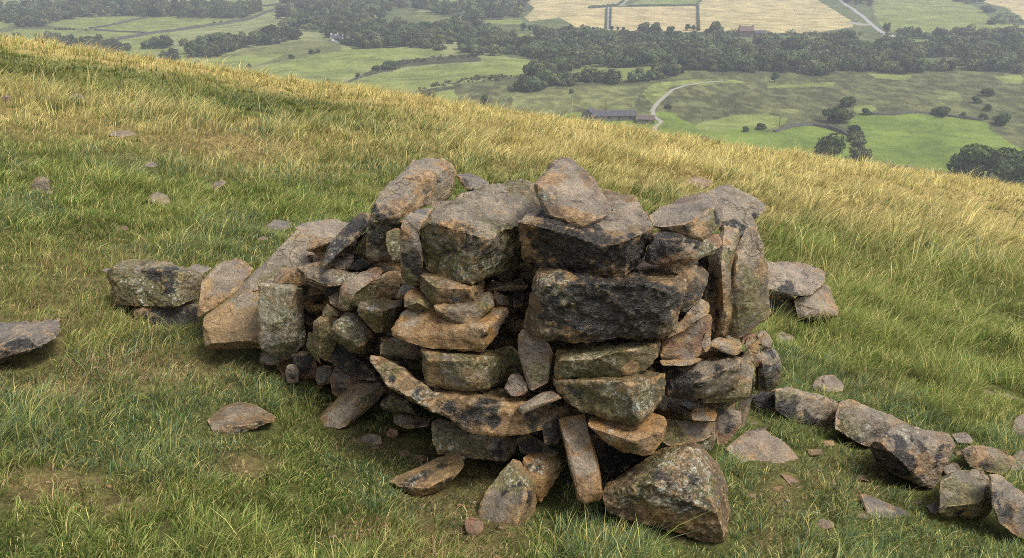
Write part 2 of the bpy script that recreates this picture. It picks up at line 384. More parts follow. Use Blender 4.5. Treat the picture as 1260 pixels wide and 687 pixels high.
# --- left wing
rock('thin flat shelf stone jutting from the leaning slabs', 6, 2.95, '220,5,2 230,60,0 320,90,0 400,85,0 440,60,1 480,22,3 485,10,8 330,-8,12 230,-8,8', 'g', 'w350,2,6 k300,50,4 l420,40,3 k250,40,3', T=.2, name='stone_slab')
rock('dark stone in the shadow under the thin shelf stone', 6, 3.0, '310,85,0 400,80,0 420,110,0 390,150,0 320,150,0', 'd', 'k360,110,6', T=.15)  # dark tint and k mark paint the shelf's shadow
rock('round-backed reddish stone above the angular tan-topped block', 6, 2.75, '380,195,2 395,90,3 450,40,6 540,0,12 640,-8,16 570,60,6 480,125,1 460,200,2 405,225,1', 'r', 'w470,70,7 w540,20,7 w430,130,3 o410,170,4 m440,200,3', T=.2)
rock('mossy rounded stone leaning on the round-backed reddish stone', 6, 2.72, '450,180,0 470,120,0 560,60,2 650,5,9 690,30,9 700,80,8 660,150,6 560,165,2 470,200,0', 't', 'm540,130,6 m480,160,5 w600,50,4 o640,40,3 k670,110,4', T=.2)
rock('chunky block with a pale corner under the mossy rounded stone', 6, 2.62, '480,190,2 500,165,3 570,155,5 700,150,14 705,180,8 650,240,4 650,320,4 580,320,0 490,230,1 585,215,-3', 'm', 'w530,185,4 l510,200,3 w580,200,3 m560,270,5 m640,230,6 w670,180,4', T=.2, name='stone_block')
rock('tan-topped angular block with a speckled mossy front', 6, 2.68, '345,300,0 360,270,3 400,230,8 440,210,10 480,215,9 560,320,5 530,400,2 500,425,1 430,410,0 350,350,0 360,290,-1 505,385,-3', 'm', 'w450,260,7 w500,300,5 o540,330,4 l430,370,7 m470,400,5 m380,340,5 o500,390,2', T=.2, name='stone_block')
rock('tan-ridged block beside the tan-topped angular block', 6, 2.78, '262,265,1 290,240,4 350,240,6 400,250,8 380,360,2 330,460,1 290,440,0 255,330,1 290,260,-1', 't', 'm310,360,6 m290,320,5 w330,260,3 o330,300,3 m330,430,4', T=.18)
rock('narrow wedge with an ochre tip below the tan-ridged block', 6, 2.8, '225,380,2 235,320,2 262,310,2 290,440,0 300,475,1 240,420,1', 'm', 'o250,340,4 w250,360,3 m270,430,4', T=.12)
rock('small brown stone behind the round-backed reddish stone', 6, 2.95, '335,140,2 390,115,3 395,180,1 380,210,1 345,185,0', 't', 'w360,150,4', T=.14)
rock('small mossy sliver above the tan-ridged block', 6, 2.88, '300,225,0 330,178,2 390,215,2 400,245,0 310,245,0', 'm', 'm340,220,5', T=.14)
rock('little purple stone under the foot of the curved purple slab', 6, 2.64, '670,130,0 700,82,2 770,95,2 750,120,0 705,145,0', 's', 'w710,110,3', T=.14)
rock('lens-shaped ochre stone on top of the bread-shaped tan stone', 6, 2.48, '702,160,1 715,120,3 760,98,6 820,118,5 868,180,1 865,218,1 760,205,0 710,190,0 780,160,-2', 'o', 'o780,140,7 w740,140,3 m830,190,4 m740,185,3', T=.16)
rock('squared stone with a black recess right under the grey capstone', 5, 2.46, '345,30,3 350,110,3 415,200,2 430,185,0 520,185,-1 610,155,0 660,115,5 660,62,7 500,45,8 400,15,8 425,98,-1 590,98,-1', 'b', 'k510,145,4 k470,140,3 k560,140,3 o500,85,5 w470,60,4 o600,80,4 m380,110,4 k640,90,3', T=.2, name='stone_block')  # recess is only black shade painted on a convex front
rock('flat brown stone sagging under the squared stone with black recess', 5, 2.42, '420,185,1 430,225,0 520,282,-1 600,287,-1 630,262,0 710,190,3 712,120,6 690,108,7 620,150,4 600,185,2 500,180,2 605,205,-1', 'b', 'w560,215,4 o600,250,3 m660,170,5 w690,140,3 o450,220,3', T=.2, name='stone_slab')
rock('bread-shaped tan stone with swirling orange grain', 5, 2.4, '210,300,3 215,330,2 260,352,1 380,392,0 560,408,-1 655,412,-1 670,330,1 700,270,3 780,212,7 770,190,8 660,240,4 600,272,2 440,250,4 380,215,6 300,193,8 268,205,7 660,300,-2', 'o', 'w300,225,6 o450,330,10 w600,290,4 o600,370,6 w740,210,4 k690,330,3', T=.2, name='stone_slab', rough=.9)
rock('big blocky stone with mossy front and ochre edges', 5, 2.38, '362,400,3 370,560,1 400,590,0 620,612,-2 700,590,2 790,540,6 790,460,6 770,430,7 680,395,7 640,410,6 450,395,6 620,440,-3 620,600,-3 375,435,0 500,430,-1', 'm', 'o380,480,3 o378,540,3 o620,500,3 o620,440,3 w470,410,4 o590,420,3 m520,480,7 w500,560,7 l690,480,5 m740,500,6 k660,470,3 o450,600,3', T=.2, name='stone_block')
rock('small shaded mossy stone beside the big blocky mossy stone', 5, 2.55, '148,385,2 160,358,3 320,368,4 360,395,4 360,430,2 330,455,1 200,432,0 150,410,0', 'd', 'm230,400,6 o290,400,3', T=.18)
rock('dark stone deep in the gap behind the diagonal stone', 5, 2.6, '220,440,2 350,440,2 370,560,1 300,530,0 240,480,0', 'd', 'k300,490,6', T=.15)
rock('long diagonal stone with a black oval stain and wet ochre face', 7, 2.3, '300,-95,9 315,-130,10 380,-120,10 500,-20,7 600,20,6 700,95,2 760,235,-1 740,215,-1 620,150,0 500,80,2 400,20,4|600,40,5 820,55,8 1060,60,8 1180,110,5 1150,237,1 1040,260,-1 860,260,-3 760,240,-2 700,110,1 870,110,-2', 'b', 'k790,150,6.5 k760,150,4 k560,80,5 k640,130,5 k500,50,4 k700,190,4 k450,20,4 k400,-40,4 l520,70,3 l600,110,4 m380,-80,4 o1000,180,9 o850,230,5 o700,80,5 o340,-110,4 o430,-70,4 w750,90,3 k1100,170,5', T=.2, name='stone_slab')
rock('small rounded reddish stone beside the upright mottled slab', 5, 2.32, '758,592,1 770,562,2 800,515,4 835,515,4 872,570,2 877,615,1 850,630,0 780,628,0', 'r', 'w810,580,5', T=.12)
rock('upright mottled brown slab between the two stacks of the cairn', 5, 2.33, '830,330,4 850,303,5 885,303,5 980,370,3 1000,420,3 975,560,0 890,602,0 870,560,1 830,420,2', 'p', 'w900,420,10 m930,540,4 k860,400,2', T=.1, name='stone_slab', rough=.7)
rock('small upright grey stone in the dark cleft of the cairn', 5, 2.5, '712,110,3 780,140,4 782,190,3 722,190,2 712,150,1', 'b', 'w740,160,4', T=.12)
rock('narrow dark splinter standing in the cleft', 5, 2.6, '800,60,2 860,50,2 850,200,0 810,210,0', 'd', 'k830,150,5 w840,120,2', T=.12)
rock('flat grey-pink tongue of stone above the orange peg', 7, 2.25, '1022,125,1 1045,162,0 1200,97,1 1242,80,2 1200,43,5 1160,40,5', 'p', 'w1120,90,8', T=.14, name='stone_flake', rough=.6)
rock('dark upright stone behind the orange peg', 4, 2.3, '105,100,1 110,60,3 160,10,5 235,-10,6 250,40,5 200,80,3 190,150,2 180,192,1 120,192,0', 'd', 'w140,70,2 k160,130,5', T=.14)
rock('orange-brown peg of stone propped upright at the foot', 4, 2.17, '192,85,10 190,60,11 315,38,12 322,90,10 385,290,3 407,430,-1 382,467,-2 320,478,-3 280,457,-2 270,380,0 225,170,6 285,428,-3 400,410,-3', 'o', 'o350,440,4 w290,250,6 w270,120,5', T=.05, shr=.9, rough=.45, name='stone_peg')
rock('rounded orange slab resting on the big boulder', 4, 2.2, '335,95,2 350,55,6 370,50,7 560,50,12 650,30,10 710,60,8 717,90,6 700,172,3 650,242,0 590,247,-1 500,222,0 420,177,0 400,142,1 440,130,-1 560,172,-3 690,130,1', 'o', 'o480,110,9 o620,130,8 k550,200,3 w640,190,5 w450,80,4 m560,220,3 l430,170,2', T=.2, name='stone_slab')
rock('big mossy boulder with a pale green flank at the foot of the cairn', 4, 2.16, '410,420,2 430,370,5 540,310,12 640,250,16 700,200,18 860,180,14 890,190,15 970,280,10 1000,350,8 1025,520,6 1015,640,3 1000,678,0 900,662,-2 770,592,-2 500,552,0 430,500,0 830,210,6 880,350,-1 960,520,-4 1000,650,-4 640,380,-3', 'b', 'l880,290,7 l920,390,7 l960,480,6 l900,240,5 m960,420,6 k560,400,6 k700,300,6 l720,440,6 l800,470,5 l540,500,5 l620,440,4 k800,320,6 k860,470,5 o860,610,6 o760,250,3 m700,220,8 l720,230,6 m620,330,6 o660,540,6 k900,640,4 m500,400,6', T=.28, name='boulder')
rock('squat mottled block with a dark side at the front edge', 7, 2.12, '830,650,3 870,550,5 940,440,9 1010,375,13 1040,385,13 1085,475,8 1115,490,9 1120,580,8 1090,700,4 1050,748,0 1030,752,-1 1000,735,-2 840,692,1 1020,690,-2 1070,560,2', 't', 'w900,620,8 w1000,580,6 m960,500,8 k990,500,4 k940,560,3 l990,450,4 o1050,510,3 k1090,620,6 k1080,540,4 m1000,430,5', T=.16, name='stone_block')  # k marks low on the right paint its shaded side
rock('blotched orange-brown stone behind the squat mottled block', 7, 2.24, '1040,380,5 1080,350,8 1130,333,10 1220,343,9 1258,400,5 1235,450,3 1150,500,0 1140,592,0 1115,580,1 1090,480,0', 'o', 'k1100,400,4 l1110,410,3 o1180,420,6 w1180,370,4 m1220,380,3', T=.16)
rock('small brown wedge in the grass by the squat mottled block', 7, 'g', '762,670,3 800,660,4 862,690,4 857,740,0 800,778,-1 770,742,0', 'r', 'w790,690,3', T=.06, group=LOOSE_)
rock('sagging mossy pink stone under the long diagonal stone', 7, 2.4, '600,240,3 605,200,5 640,176,7 700,200,6 800,262,3 900,282,3 980,256,5 1018,270,5 1012,340,2 970,402,0 900,392,-1 760,372,0 640,352,0 610,302,0', 'b', 'w660,210,5 w790,280,6 w960,275,5 m700,300,8 l650,300,4 m860,330,5 k950,320,5 l940,370,3', T=.2)
rock('black-blotched slab tilted in the grass before the cairn', 7, 'g', '400,490,3 430,460,6 560,400,12 700,343,16 735,348,15 767,400,9 740,442,5 640,532,1 560,572,-1 530,577,-1 450,530,0 440,505,-1 600,512,-3', 't', 'k540,460,6 k480,480,4 k640,400,4 k600,430,4 o590,545,5 o720,380,5 k670,500,4 k720,450,4 k480,545,4 l520,470,3', T=.1, name='stone_slab', group=LOOSE_)
rock('smooth tan boulder leaning at the foot of the left wing', 7, 2.64, '38,190,2 60,158,4 200,20,12 270,-12,14 340,-2,13 367,40,11 357,80,8 290,132,3 200,212,-1 130,237,-2 68,227,-1 220,90,2', 't', 'w150,130,9 w270,30,8 w90,190,5 m320,70,3', T=.14, rough=.6, name='boulder')
rock('dark mossy arched stone behind the smooth tan boulder', 7, 2.6, '350,90,1 420,52,5 500,98,2 518,140,0 430,155,0 345,135,0', 'd', 'm440,110,6 o420,65,3', T=.14)
rock('low flat brown stone tucked under the diagonal stone', 7, 2.55, '405,185,2 420,153,4 500,160,5 610,185,4 602,217,1 480,228,0 430,212,0', 'b', 'w450,175,4 k540,200,3', T=.12)
rock('broken brown flake lying on bare soil by the left wing', 7, 'g', '200,312,1 250,268,5 310,248,6 350,258,5 362,308,1 300,322,0', 'b', 'w280,290,5', T=.05, name='stone_flake', group=LOOSE_)
rock('dark reddish lump in the soil under the left wing', 7, 'g', '370,260,1 400,225,3 440,228,3 445,265,0 410,285,0', 'r', '', T=.06, group=LOOSE_)
rock('small white pebble beside the black-blotched slab', 7, 2.36, '746,368,0 758,360,1 771,368,0 766,382,0 750,382,0', 'l', 'w758,370,3 l758,370,3', T=.02, name='pebble', group=LOOSE_, rough=.3)
rock('shiny black wedge under the tan-topped angular block', 6, 2.76, '330,450,3 345,400,4 380,362,5 440,400,4 560,500,3 580,548,2 470,552,0 440,520,0 360,475,1', 'd', 'k460,460,10 k400,420,6', T=.16)
rock('bluish slate piece on end at the foot of the left wing', 6, 2.93, '122,495,0 150,463,1 192,490,1 190,562,0 130,572,0', 's', 'w150,510,3 k140,550,3', T=.1)
rock('black-faced stone with a reddish top beside the bluish slate piece', 6, 2.98, '150,450,2 180,403,4 240,402,4 290,480,2 285,555,1 195,565,1 180,490,0', 'r', 'k230,490,7 k240,540,5 w200,420,3', T=.14)
rock('grey splinter next to the black-faced stone', 6, 2.9, '272,548,1 290,488,2 335,475,3 362,490,3 350,562,0 290,577,0', 's', 'w320,510,4 k300,550,3', T=.1)
rock('brown triangular stone beneath the shiny black wedge', 6, 2.8, '355,620,0 345,540,1 372,472,3 440,508,3 510,560,2 400,650,0', 'r', 'w400,520,4 k370,590,5', T=.14)
rock('low stone under the tall lichen-crusted block', 6, 3.02, '-8,442,2 10,410,4 100,432,3 132,460,2 60,478,0 0,470,0', 'b', 'w50,440,4', T=.1)
rock('grey stone deep in the hollow under the long leaning stone', 12, 3.06, '545,540,0 560,460,2 680,425,4 700,470,3 640,545,0', 's', 'w600,470,3 k640,520,5', T=.12)
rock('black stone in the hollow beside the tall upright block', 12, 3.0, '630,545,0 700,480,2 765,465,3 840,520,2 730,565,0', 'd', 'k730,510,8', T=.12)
rock('mossy dark stone between the leaning stone and the upright block', 12, 3.1, '680,400,1 740,305,3 795,250,4 800,470,1 700,435,0', 'm', 'm740,380,8 w785,280,3', T=.14)
rock('mossy stone pressed against the curved purple slab', 12, 2.9, '930,275,2 1030,235,4 1040,490,0 980,505,0 925,400,0', 'm', 'm980,350,7 w1000,255,3 l970,430,4', T=.1)
# --- right stack
rock('pale slab with a scalloped ochre edge beside the broad capstone', 2, 2.52, '642,330,10 662,400,2 780,402,0 815,430,-1 880,472,-2 910,470,-2 960,402,3 1002,390,5 1000,320,7 980,295,12 960,240,22 920,225,28 800,250,26 720,290,20 830,385,-2 960,290,5', 'p', 'w800,310,16 w900,270,12 w720,350,8 o860,430,5 o920,400,5 k800,415,2.5 m960,370,4 k975,350,3', T=.12, name='stone_slab')
rock('pale two-pronged slab overhanging the tall streaked stones', 2, 2.75, '900,225,16 960,190,24 1060,220,20 1120,300,8 1172,400,4 1130,472,0 1090,487,0 1000,462,0 990,390,1|960,190,24 1030,183,24 1100,220,22 1200,285,14 1214,305,11 1150,362,7 1120,330,8 1000,260,14', 'g', 'w1000,250,16 w1080,330,10 w1120,250,11 w1040,380,6 k1050,440,7 k1100,460,5 k1165,335,5 l1130,400,4 l1060,420,4', T=.12, name='stone_slab')
rock('block with black end and reddish corner under the pale slabs', 2, 2.46, '620,560,1 640,480,0 650,430,2 690,405,6 760,415,5 880,460,6 980,430,10 987,490,6 950,532,4 860,572,0 700,582,0 650,577,0 780,465,-2 765,565,-2', 'r', 'k700,490,11 k660,540,8 k740,450,4 o790,540,4 w830,500,5 m930,490,6 l930,510,4 w870,470,4', T=.2, name='stone_block')
rock('dark brown block set behind the corner of the main black block', 3, 2.45, '770,40,1 800,-15,6 890,-5,6 928,20,4 922,80,2 890,152,0 800,222,-1 780,202,0', 'b', 'k850,130,6 k820,180,5 o850,10,5 w880,20,4', T=.2)
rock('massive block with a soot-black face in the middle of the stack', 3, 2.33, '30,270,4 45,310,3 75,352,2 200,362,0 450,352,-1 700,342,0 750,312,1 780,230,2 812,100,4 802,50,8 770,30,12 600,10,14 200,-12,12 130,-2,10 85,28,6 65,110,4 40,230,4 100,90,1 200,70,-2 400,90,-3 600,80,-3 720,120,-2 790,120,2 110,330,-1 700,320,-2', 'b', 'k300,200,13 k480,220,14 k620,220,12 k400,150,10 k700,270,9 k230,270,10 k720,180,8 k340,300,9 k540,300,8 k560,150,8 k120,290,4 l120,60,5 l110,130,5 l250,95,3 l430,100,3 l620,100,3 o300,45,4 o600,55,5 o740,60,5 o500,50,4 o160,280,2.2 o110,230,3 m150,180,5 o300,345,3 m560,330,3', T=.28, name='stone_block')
rock('tan slab sticking out beneath the corner of the main black block', 3, 2.38, '700,347,1 750,318,1 775,298,1 810,230,3 885,148,6 925,170,6 937,195,5 925,225,3 860,262,1 800,312,0 720,347,0', 't', 'w870,200,6 o820,280,5', T=.16, name='stone_slab', rough=.7)
rock('purple-brown slab with tan flakes under the tan slab', 3, 2.38, '680,370,2 700,345,3 800,310,3 860,265,4 930,218,7 947,260,6 935,332,4 890,422,2 850,457,0 800,467,0 700,452,0 685,410,0', 'r', 'w860,300,5 o730,430,3 w820,440,3.5 k760,460,4 o770,320,3 k870,380,3', T=.2, name='stone_slab')
rock('small orange chip beside the purple-brown slab', 3, 2.4, '885,385,1 918,310,2 936,330,2 932,400,1 905,418,0', 'o', 'w910,370,3', T=.1)
rock('flat slab with a bright orange rim and mossy front', 3, 2.31, '175,440,2 180,408,4 250,378,7 660,345,9 690,350,6 690,380,3 680,440,1 640,482,1 560,532,0 480,537,0 180,542,0 168,500,0 200,448,-1 380,438,-3 520,405,-2 670,365,1', 'm', 'o250,448,3 o360,440,3 o460,420,3 o560,395,3 o640,370,3 w350,400,7 w550,370,7 m400,490,8 m250,490,8 l300,510,5 l420,470,4 o560,520,4 m560,450,6', T=.2, name='stone_slab')
rock('wedge-shaped grey stone pointing down above the rounded orange slab', 3, 2.24, '160,560,5 170,545,6 400,533,8 620,496,9 700,528,7 724,580,5 702,640,3 650,700,1 600,762,-1 550,780,-1 400,742,0 290,702,2 200,622,4 520,560,-2 600,570,-2 595,740,-4', 'm', 'm300,620,8 m420,660,8 l480,620,5 l520,660,6 l640,620,6 l650,680,4 l560,720,4 o560,545,4 w500,550,4 k250,590,5', T=.22, name='stone_block')
rock('wide dark stone with a sloping grey top in the right stack', 3, 2.35, '690,480,8 930,405,14 1050,430,10 1082,450,8 1077,500,4 1062,592,2 900,642,0 850,642,0 730,642,1 700,560,4 850,560,-2 1070,475,1', 'd', 'w930,470,10 w850,500,7 w1020,450,6 k780,590,8 w980,600,5 k1000,530,3 k900,590,2', T=.2, name='stone_block')
rock('moss-bottomed slab with a pinkish shoulder under the wide dark stone', 3, 2.42, '860,650,2 1070,562,3 1080,438,6 1142,455,6 1152,500,4 1132,602,1 1110,652,0 900,667,0', 'm', 'w1120,490,6 w1110,530,4 o1100,570,4 m1000,630,8 m1080,630,5', T=.18, name='stone_slab')
rock('little tan flat stone with a black front edge', 3, 2.42, '932,362,1 960,338,4 1080,358,5 1090,390,2 1077,422,1 1040,432,0 940,387,0', 't', 'w1010,360,5 k990,395,4 k1050,410,2 o1075,390,2', T=.12, name='stone_slab')
rock('tan nodule wedged against the grey knobbly stones', 9, 2.55, '388,400,2 400,368,4 440,388,4 470,450,1 467,512,0 440,527,0 425,480,1', 'o', 'w430,430,5 w450,480,3', T=.14)
rock('small dark brown stone beneath the tall streaked stones', 9, 2.6, '362,400,0 365,362,2 432,357,3 440,385,1 390,420,0', 'r', 'k390,370,3', T=.14)
rock('pale grey knob on top of the dark knobbly stone', 9, 2.62, '430,365,3 460,336,5 507,358,5 527,420,3 512,442,1 470,432,0', 'g', 'w480,380,8', T=.14)
rock('dark knobbly stone with a grey crown at the back corner', 9, 2.58, '465,440,3 510,418,5 562,463,4 570,540,2 552,612,1 500,652,0 440,642,1 430,540,1 470,500,0', 'd', 'w520,450,7 k500,560,8 l545,540,3 m470,620,4', T=.16)
rock('tall grey-tan stone streaked from top to bottom', 3, 2.62, '930,-40,4 945,-120,6 1000,-205,8 1075,-192,8 1085,-80,6 1080,100,4 1060,290,2 1000,336,0 955,336,0 935,200,2 1000,0,-3 1010,200,-3', 't', 'm1060,-60,5 k950,60,4 w1010,-100,8 w1030,50,5 w960,-20,4 k960,240,4 k980,320,3 o1000,180,3 w1000,240,3', T=.14, name='standing_stone')
rock('tall standing stone with green and yellow staining', 3, 2.6, '1050,-80,5 1110,-192,9 1150,-202,9 1200,-110,7 1232,100,5 1237,240,3 1150,302,0 1080,342,0 1000,322,2 1037,100,2 1060,-20,2', 'g', 'm1100,200,8 m1090,290,6 m1160,100,7 o1190,0,4 o1160,160,3 w1060,60,6 w1130,-100,8 o1010,310,3 k1210,120,3 m1200,220,6', T=.16, name='standing_stone')
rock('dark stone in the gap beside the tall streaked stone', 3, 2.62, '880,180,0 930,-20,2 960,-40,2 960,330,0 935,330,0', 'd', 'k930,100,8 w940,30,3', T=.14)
rock('shaded brown rock below the wedge-shaped grey stone', 4, 2.36, '690,60,6 840,88,6 955,80,6 962,130,3 875,182,0 700,192,0 680,130,2', 'b', 'm760,120,8 k740,70,6 w900,110,5 o850,160,4', T=.22)
rock('small tan cube on the shaded brown rock', 4, 2.36, '840,30,3 850,5,5 950,18,5 966,38,3 952,72,0 850,68,0', 'o', 'w900,30,4', T=.1)
rock('dark crumbling brown stone beneath the moss-bottomed slab', 4, 2.52, '960,165,1 955,60,3 980,0,4 1085,28,4 1092,90,2 1042,152,1 1010,192,0 970,187,0', 'r', 'k1000,60,6 k1060,110,4 w1060,70,4', T=.2)
rock('grey slanting flake at the back of the crumbling brown stone', 4, 2.58, '1070,-10,3 1120,-110,4 1150,-120,4 1130,20,2 1092,110,0', 'g', 'w1110,0,4', T=.08, name='stone_flake')
rock('small lichen-dotted stone against the big mossy boulder', 4, 2.38, '883,190,0 900,150,2 955,112,3 962,160,1 945,217,0 900,218,0', 'm', 'l925,160,5 m920,200,3', T=.1)
rock('dark wet rock behind the grey-pink tongue of stone', 4, 2.4, '0,40,2 110,30,2 120,200,0 20,210,0 -20,100,0', 'd', 'm60,180,4 k60,90,6', T=.2)
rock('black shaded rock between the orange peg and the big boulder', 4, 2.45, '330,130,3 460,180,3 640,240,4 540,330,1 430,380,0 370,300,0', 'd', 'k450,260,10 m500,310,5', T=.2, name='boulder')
rock('dark rock under the mossy pink stone by the peg', 4, 2.36, '-20,150,2 60,130,3 140,190,2 200,230,0 100,260,0 0,230,0', 'd', 'm60,170,4 k40,200,4', T=.16)
rock('pink-grey rock with a cracked top standing clear of the big boulder', 0, 2.72, '893,553,3 905,543,8 921,531,14 940,530,15 965,542,13 985,565,8 984,577,4 970,585,2 945,587,1 928,578,-1 910,568,0', 'p', 'w920,548,9 w950,545,10 w970,562,6 l900,555,5 k955,580,6 k975,578,4 o930,565,4', T=.18, group=LOOSE_)
rock('brown flake in front of the cracked pink-grey rock', 10, 'g', '155,530,5 200,535,6 260,568,4 258,600,0 200,585,-1', 'r', 'w220,560,4', T=.04, name='stone_flake', group=LOOSE_)
rock('small dark stone above the cracked pink-grey rock', 10, 'g', '5,290,2 30,275,4 70,290,3 60,312,0 20,308,0', 's', 'k30,295,3', T=.05, group=LOOSE_)
# --- fallen row; the lowest k marks paint shade on the undersides
rock('long smooth stone at the cairn end of the fallen row', 10, 'g', '140,120,4 200,105,9 300,130,9 420,165,7 437,182,5 400,255,0 385,300,-1 300,290,-3 200,260,-3 140,220,0 145,160,2', 'g', 'w270,180,10 w360,210,8 m200,180,7 k200,260,8 k320,290,7 o300,270,4 w180,140,5', T=.2, group=ROW)
rock('dark lump added as shadow where the fallen row meets the cairn', 10, 'g', '15,150,2 60,130,4 140,112,6 150,230,0 60,230,0', 'd', 'k90,170,10 w120,125,3', T=.2, group=ROW)  # black lump stands in for the shadow below the long stone
rock('narrow rib of stone between the two long stones of the row', 10, 'g', '365,272,1 382,235,2 432,185,6 446,182,5 430,305,0 385,300,0', 'g', 'm400,260,4 w420,220,4', T=.16, group=ROW)
rock('slanting grey stone in the middle of the fallen row', 10, 'g', '428,300,1 445,172,8 500,168,10 620,218,10 740,262,8 792,300,5 720,300,2 660,390,-1 600,400,-2 520,370,-2 440,320,-1', 'g', 'w540,240,12 w650,270,9 m560,320,6 m480,290,5 k560,375,7 o450,180,4 l600,310,5', T=.2, group=ROW)
rock('large pink-brown rock blotched with black in the fallen row', 10, 'g', '640,360,3 680,310,9 740,280,13 800,308,13 900,330,14 990,330,13 1022,380,9 1000,440,6 960,512,3 930,582,1 900,602,0 850,590,0 760,560,2 650,500,4 600,400,5 700,420,-1 780,490,-2', 'p', 'w720,340,9 w870,370,10 w780,420,7 w890,550,6 k870,420,6 k960,460,6 k740,380,4 k980,390,5 l800,350,5 o900,480,5 o720,440,3 k650,460,9 k720,520,7 o840,500,4', T=.22, group=ROW, name='boulder')  # lower-left black is painted underside shade, the other k marks are blotches
rock('flat pinkish stone in the grass behind the blotched rock', 10, 'g', '1000,332,10 1070,323,12 1112,360,4 1100,387,0 1030,382,0', 'p', 'w1060,350,8', T=.06, group=ROW)
rock('rust-brown stone beyond the squared greenish block', 11, 'g', '952,162,3 1000,133,8 1080,123,10 1170,165,8 1217,205,5 1190,245,2 1150,275,0 1080,262,0 1000,240,1', 'b', 'o1050,170,8 k980,170,4 k1060,235,6 m1150,220,6 w1100,150,5', T=.16, group=ROW)
rock('small dark stone between the blotched rock and the greenish block', 11, 'g', '850,240,2 920,212,4 950,240,3 930,270,0 860,272,0', 'd', 'w910,230,3', T=.1, group=ROW)
rock('squared greenish block at the turn of the fallen row', 11, 'g', '838,470,2 848,300,8 900,260,14 1050,238,15 1082,290,10 1102,430,3 1107,462,2 1000,500,0 880,500,0 845,480,0 845,440,-1 1060,412,-3', 'm', 'w960,330,9 w900,380,6 m1000,380,6 o980,430,5 w1060,270,4 m900,480,6 k960,480,4 m880,290,5', T=.2, group=ROW, name='stone_block')
rock('blue-grey slab with whitish streaks at the end of the row', 11, 'g', '1088,280,10 1150,278,12 1260,370,10 1310,430,6 1310,620,0 1258,602,0 1200,565,0 1130,505,1 1105,440,2', 's', 'w1130,320,7 w1180,380,7 w1230,440,6 k1150,420,6 k1200,470,5 o1200,540,7 w1120,460,4', T=.12, group=ROW, name='stone_slab')
rock('pale rounded stone behind the blue-grey slab', 11, 'g', '1190,240,3 1195,190,6 1230,152,10 1290,155,10 1300,275,0 1195,272,0', 'g', 'w1230,210,10 m1220,180,4', T=.14, group=ROW)
rock('pink-topped stone cut by the picture edge above the row', 11, 'g', '1195,70,2 1215,0,10 1260,-25,12 1310,-25,12 1310,105,0 1200,82,0', 'p', 'w1250,30,12 k1230,90,4', T=.12, group=LOOSE_)
rock('thin purple-grey flake in the grass below the fallen row', 11, 'g', '448,378,6 490,372,8 600,430,6 690,462,3 702,482,1 600,502,-1 560,485,-1 480,462,-1', 's', 'w560,440,10 w480,400,5', T=.05, name='stone_flake', group=LOOSE_, rough=.6)
rock('small rusty stone in the grass in front of the purple-grey flake', 11, 'g', '225,535,2 260,490,5 320,508,4 322,538,0 250,552,0', 'r', 'w280,510,4', T=.06, group=LOOSE_)
rock('little grey stone touching the end of the purple-grey flake', 11, 'g', '430,470,3 470,465,3 495,490,0 450,502,0', 's', '', T=.04, group=LOOSE_)
rock('small flat stone tucked beside the squared greenish block', 11, 'g', '772,430,5 830,403,8 856,480,0 800,465,0', 's', 'w820,430,5', T=.04, group=LOOSE_)
rock('dark stone in the soil under the squared greenish block', 11, 'g', '880,510,3 950,500,4 965,530,0 900,540,0', 'd', '', T=.06, group=LOOSE_)
rock('low pinkish stone casting shade in the grass beyond the row', 0, 'g', '998,470,4 1008,463,8 1025,461,10 1039,472,6 1038,482,1 1020,486,0 1002,484,0', 'p', 'w1018,470,14 k1015,483,5', T=.1, group=LOOSE_)  # k mark paints the shadow beneath onto its lower edge
rock('long flat pinkish stone in the tussocks near the picture edge', 0, 'g', '1205,487,3 1209,480,6 1240,485,6 1262,492,4 1260,500,0 1216,497,0', 'p', 'w1230,488,12 k1207,490,4', T=.08, group=LOOSE_)
# --- stones behind the right stack
rock('flat purple-brown slab on top of the two stones behind the cairn', 9, 4.85, '468,110,0 480,30,10 500,8,20 640,3,42 760,38,45 792,65,40 787,100,22 700,177,0 620,177,-4 480,167,0 640,150,-4', 'p', 'w620,60,45 w560,100,20 k600,165,8', T=.3, name='stone_slab')
rock('ochre stone beneath the flat purple-brown slab', 9, 4.9, '485,172,2 630,172,2 650,272,0 600,305,0 500,280,0', 'b', 'o560,200,10 k560,240,10', T=.3)
rock('grey sloping stone beneath the flat purple-brown slab', 9, 4.88, '625,180,2 700,168,10 780,118,28 805,150,24 848,255,6 848,280,0 650,300,-3', 'g', 'w720,200,20 o820,200,8', T=.3)
rock('low mossy stone flush with the turf behind the cairn', 9, 'g', '515,370,4 560,348,12 640,378,8 630,412,1 550,412,0', 'm', 'w580,375,14', T=.1, group=LOOSE_)
# --- loose stones, left and far
rock('dark slate slab cut by the picture edge, pale on top', 0, 'g', '-25,402,30 0,398,34 76,393,38 78,403,30 68,418,14 30,437,4 0,449,0 -25,455,0 0,425,2 60,405,16', 's', 'w30,400,14 k20,435,8', T=.12, name='stone_slab', group=LOOSE_)
rock('brown slab lying alone on the open turf', 0, 'g', '256,513,8 268,501,16 300,494,22 341,512,12 336,519,6 282,538,0 268,537,0 258,524,2 280,526,0', 'b', 'w295,508,9 k290,530,4 k325,522,3', T=.06, name='stone_slab', group=LOOSE_)
rock('small dark purple stone in the turf beyond the leaning slabs', 8, 'g', '835,32,4 870,0,18 950,14,16 957,40,8 902,77,0 850,57,1', 's', 'k860,50,5', T=.12, group=LOOSE_)
rock('tiny pinkish stone near the small dark purple stone', 8, 'g', '785,98,3 808,80,8 845,88,6 838,112,0 800,112,0', 'p', '', T=.06, group=LOOSE_)
rock('upright grey stone like a small gatepost in the grass', 0, 'g', '40,241,0 39,228,2 42,219,5 52,216,6 61,221,4 63,240,0', 'g', 'w50,225,10 k52,236,4', T=.10, group=FAR_)
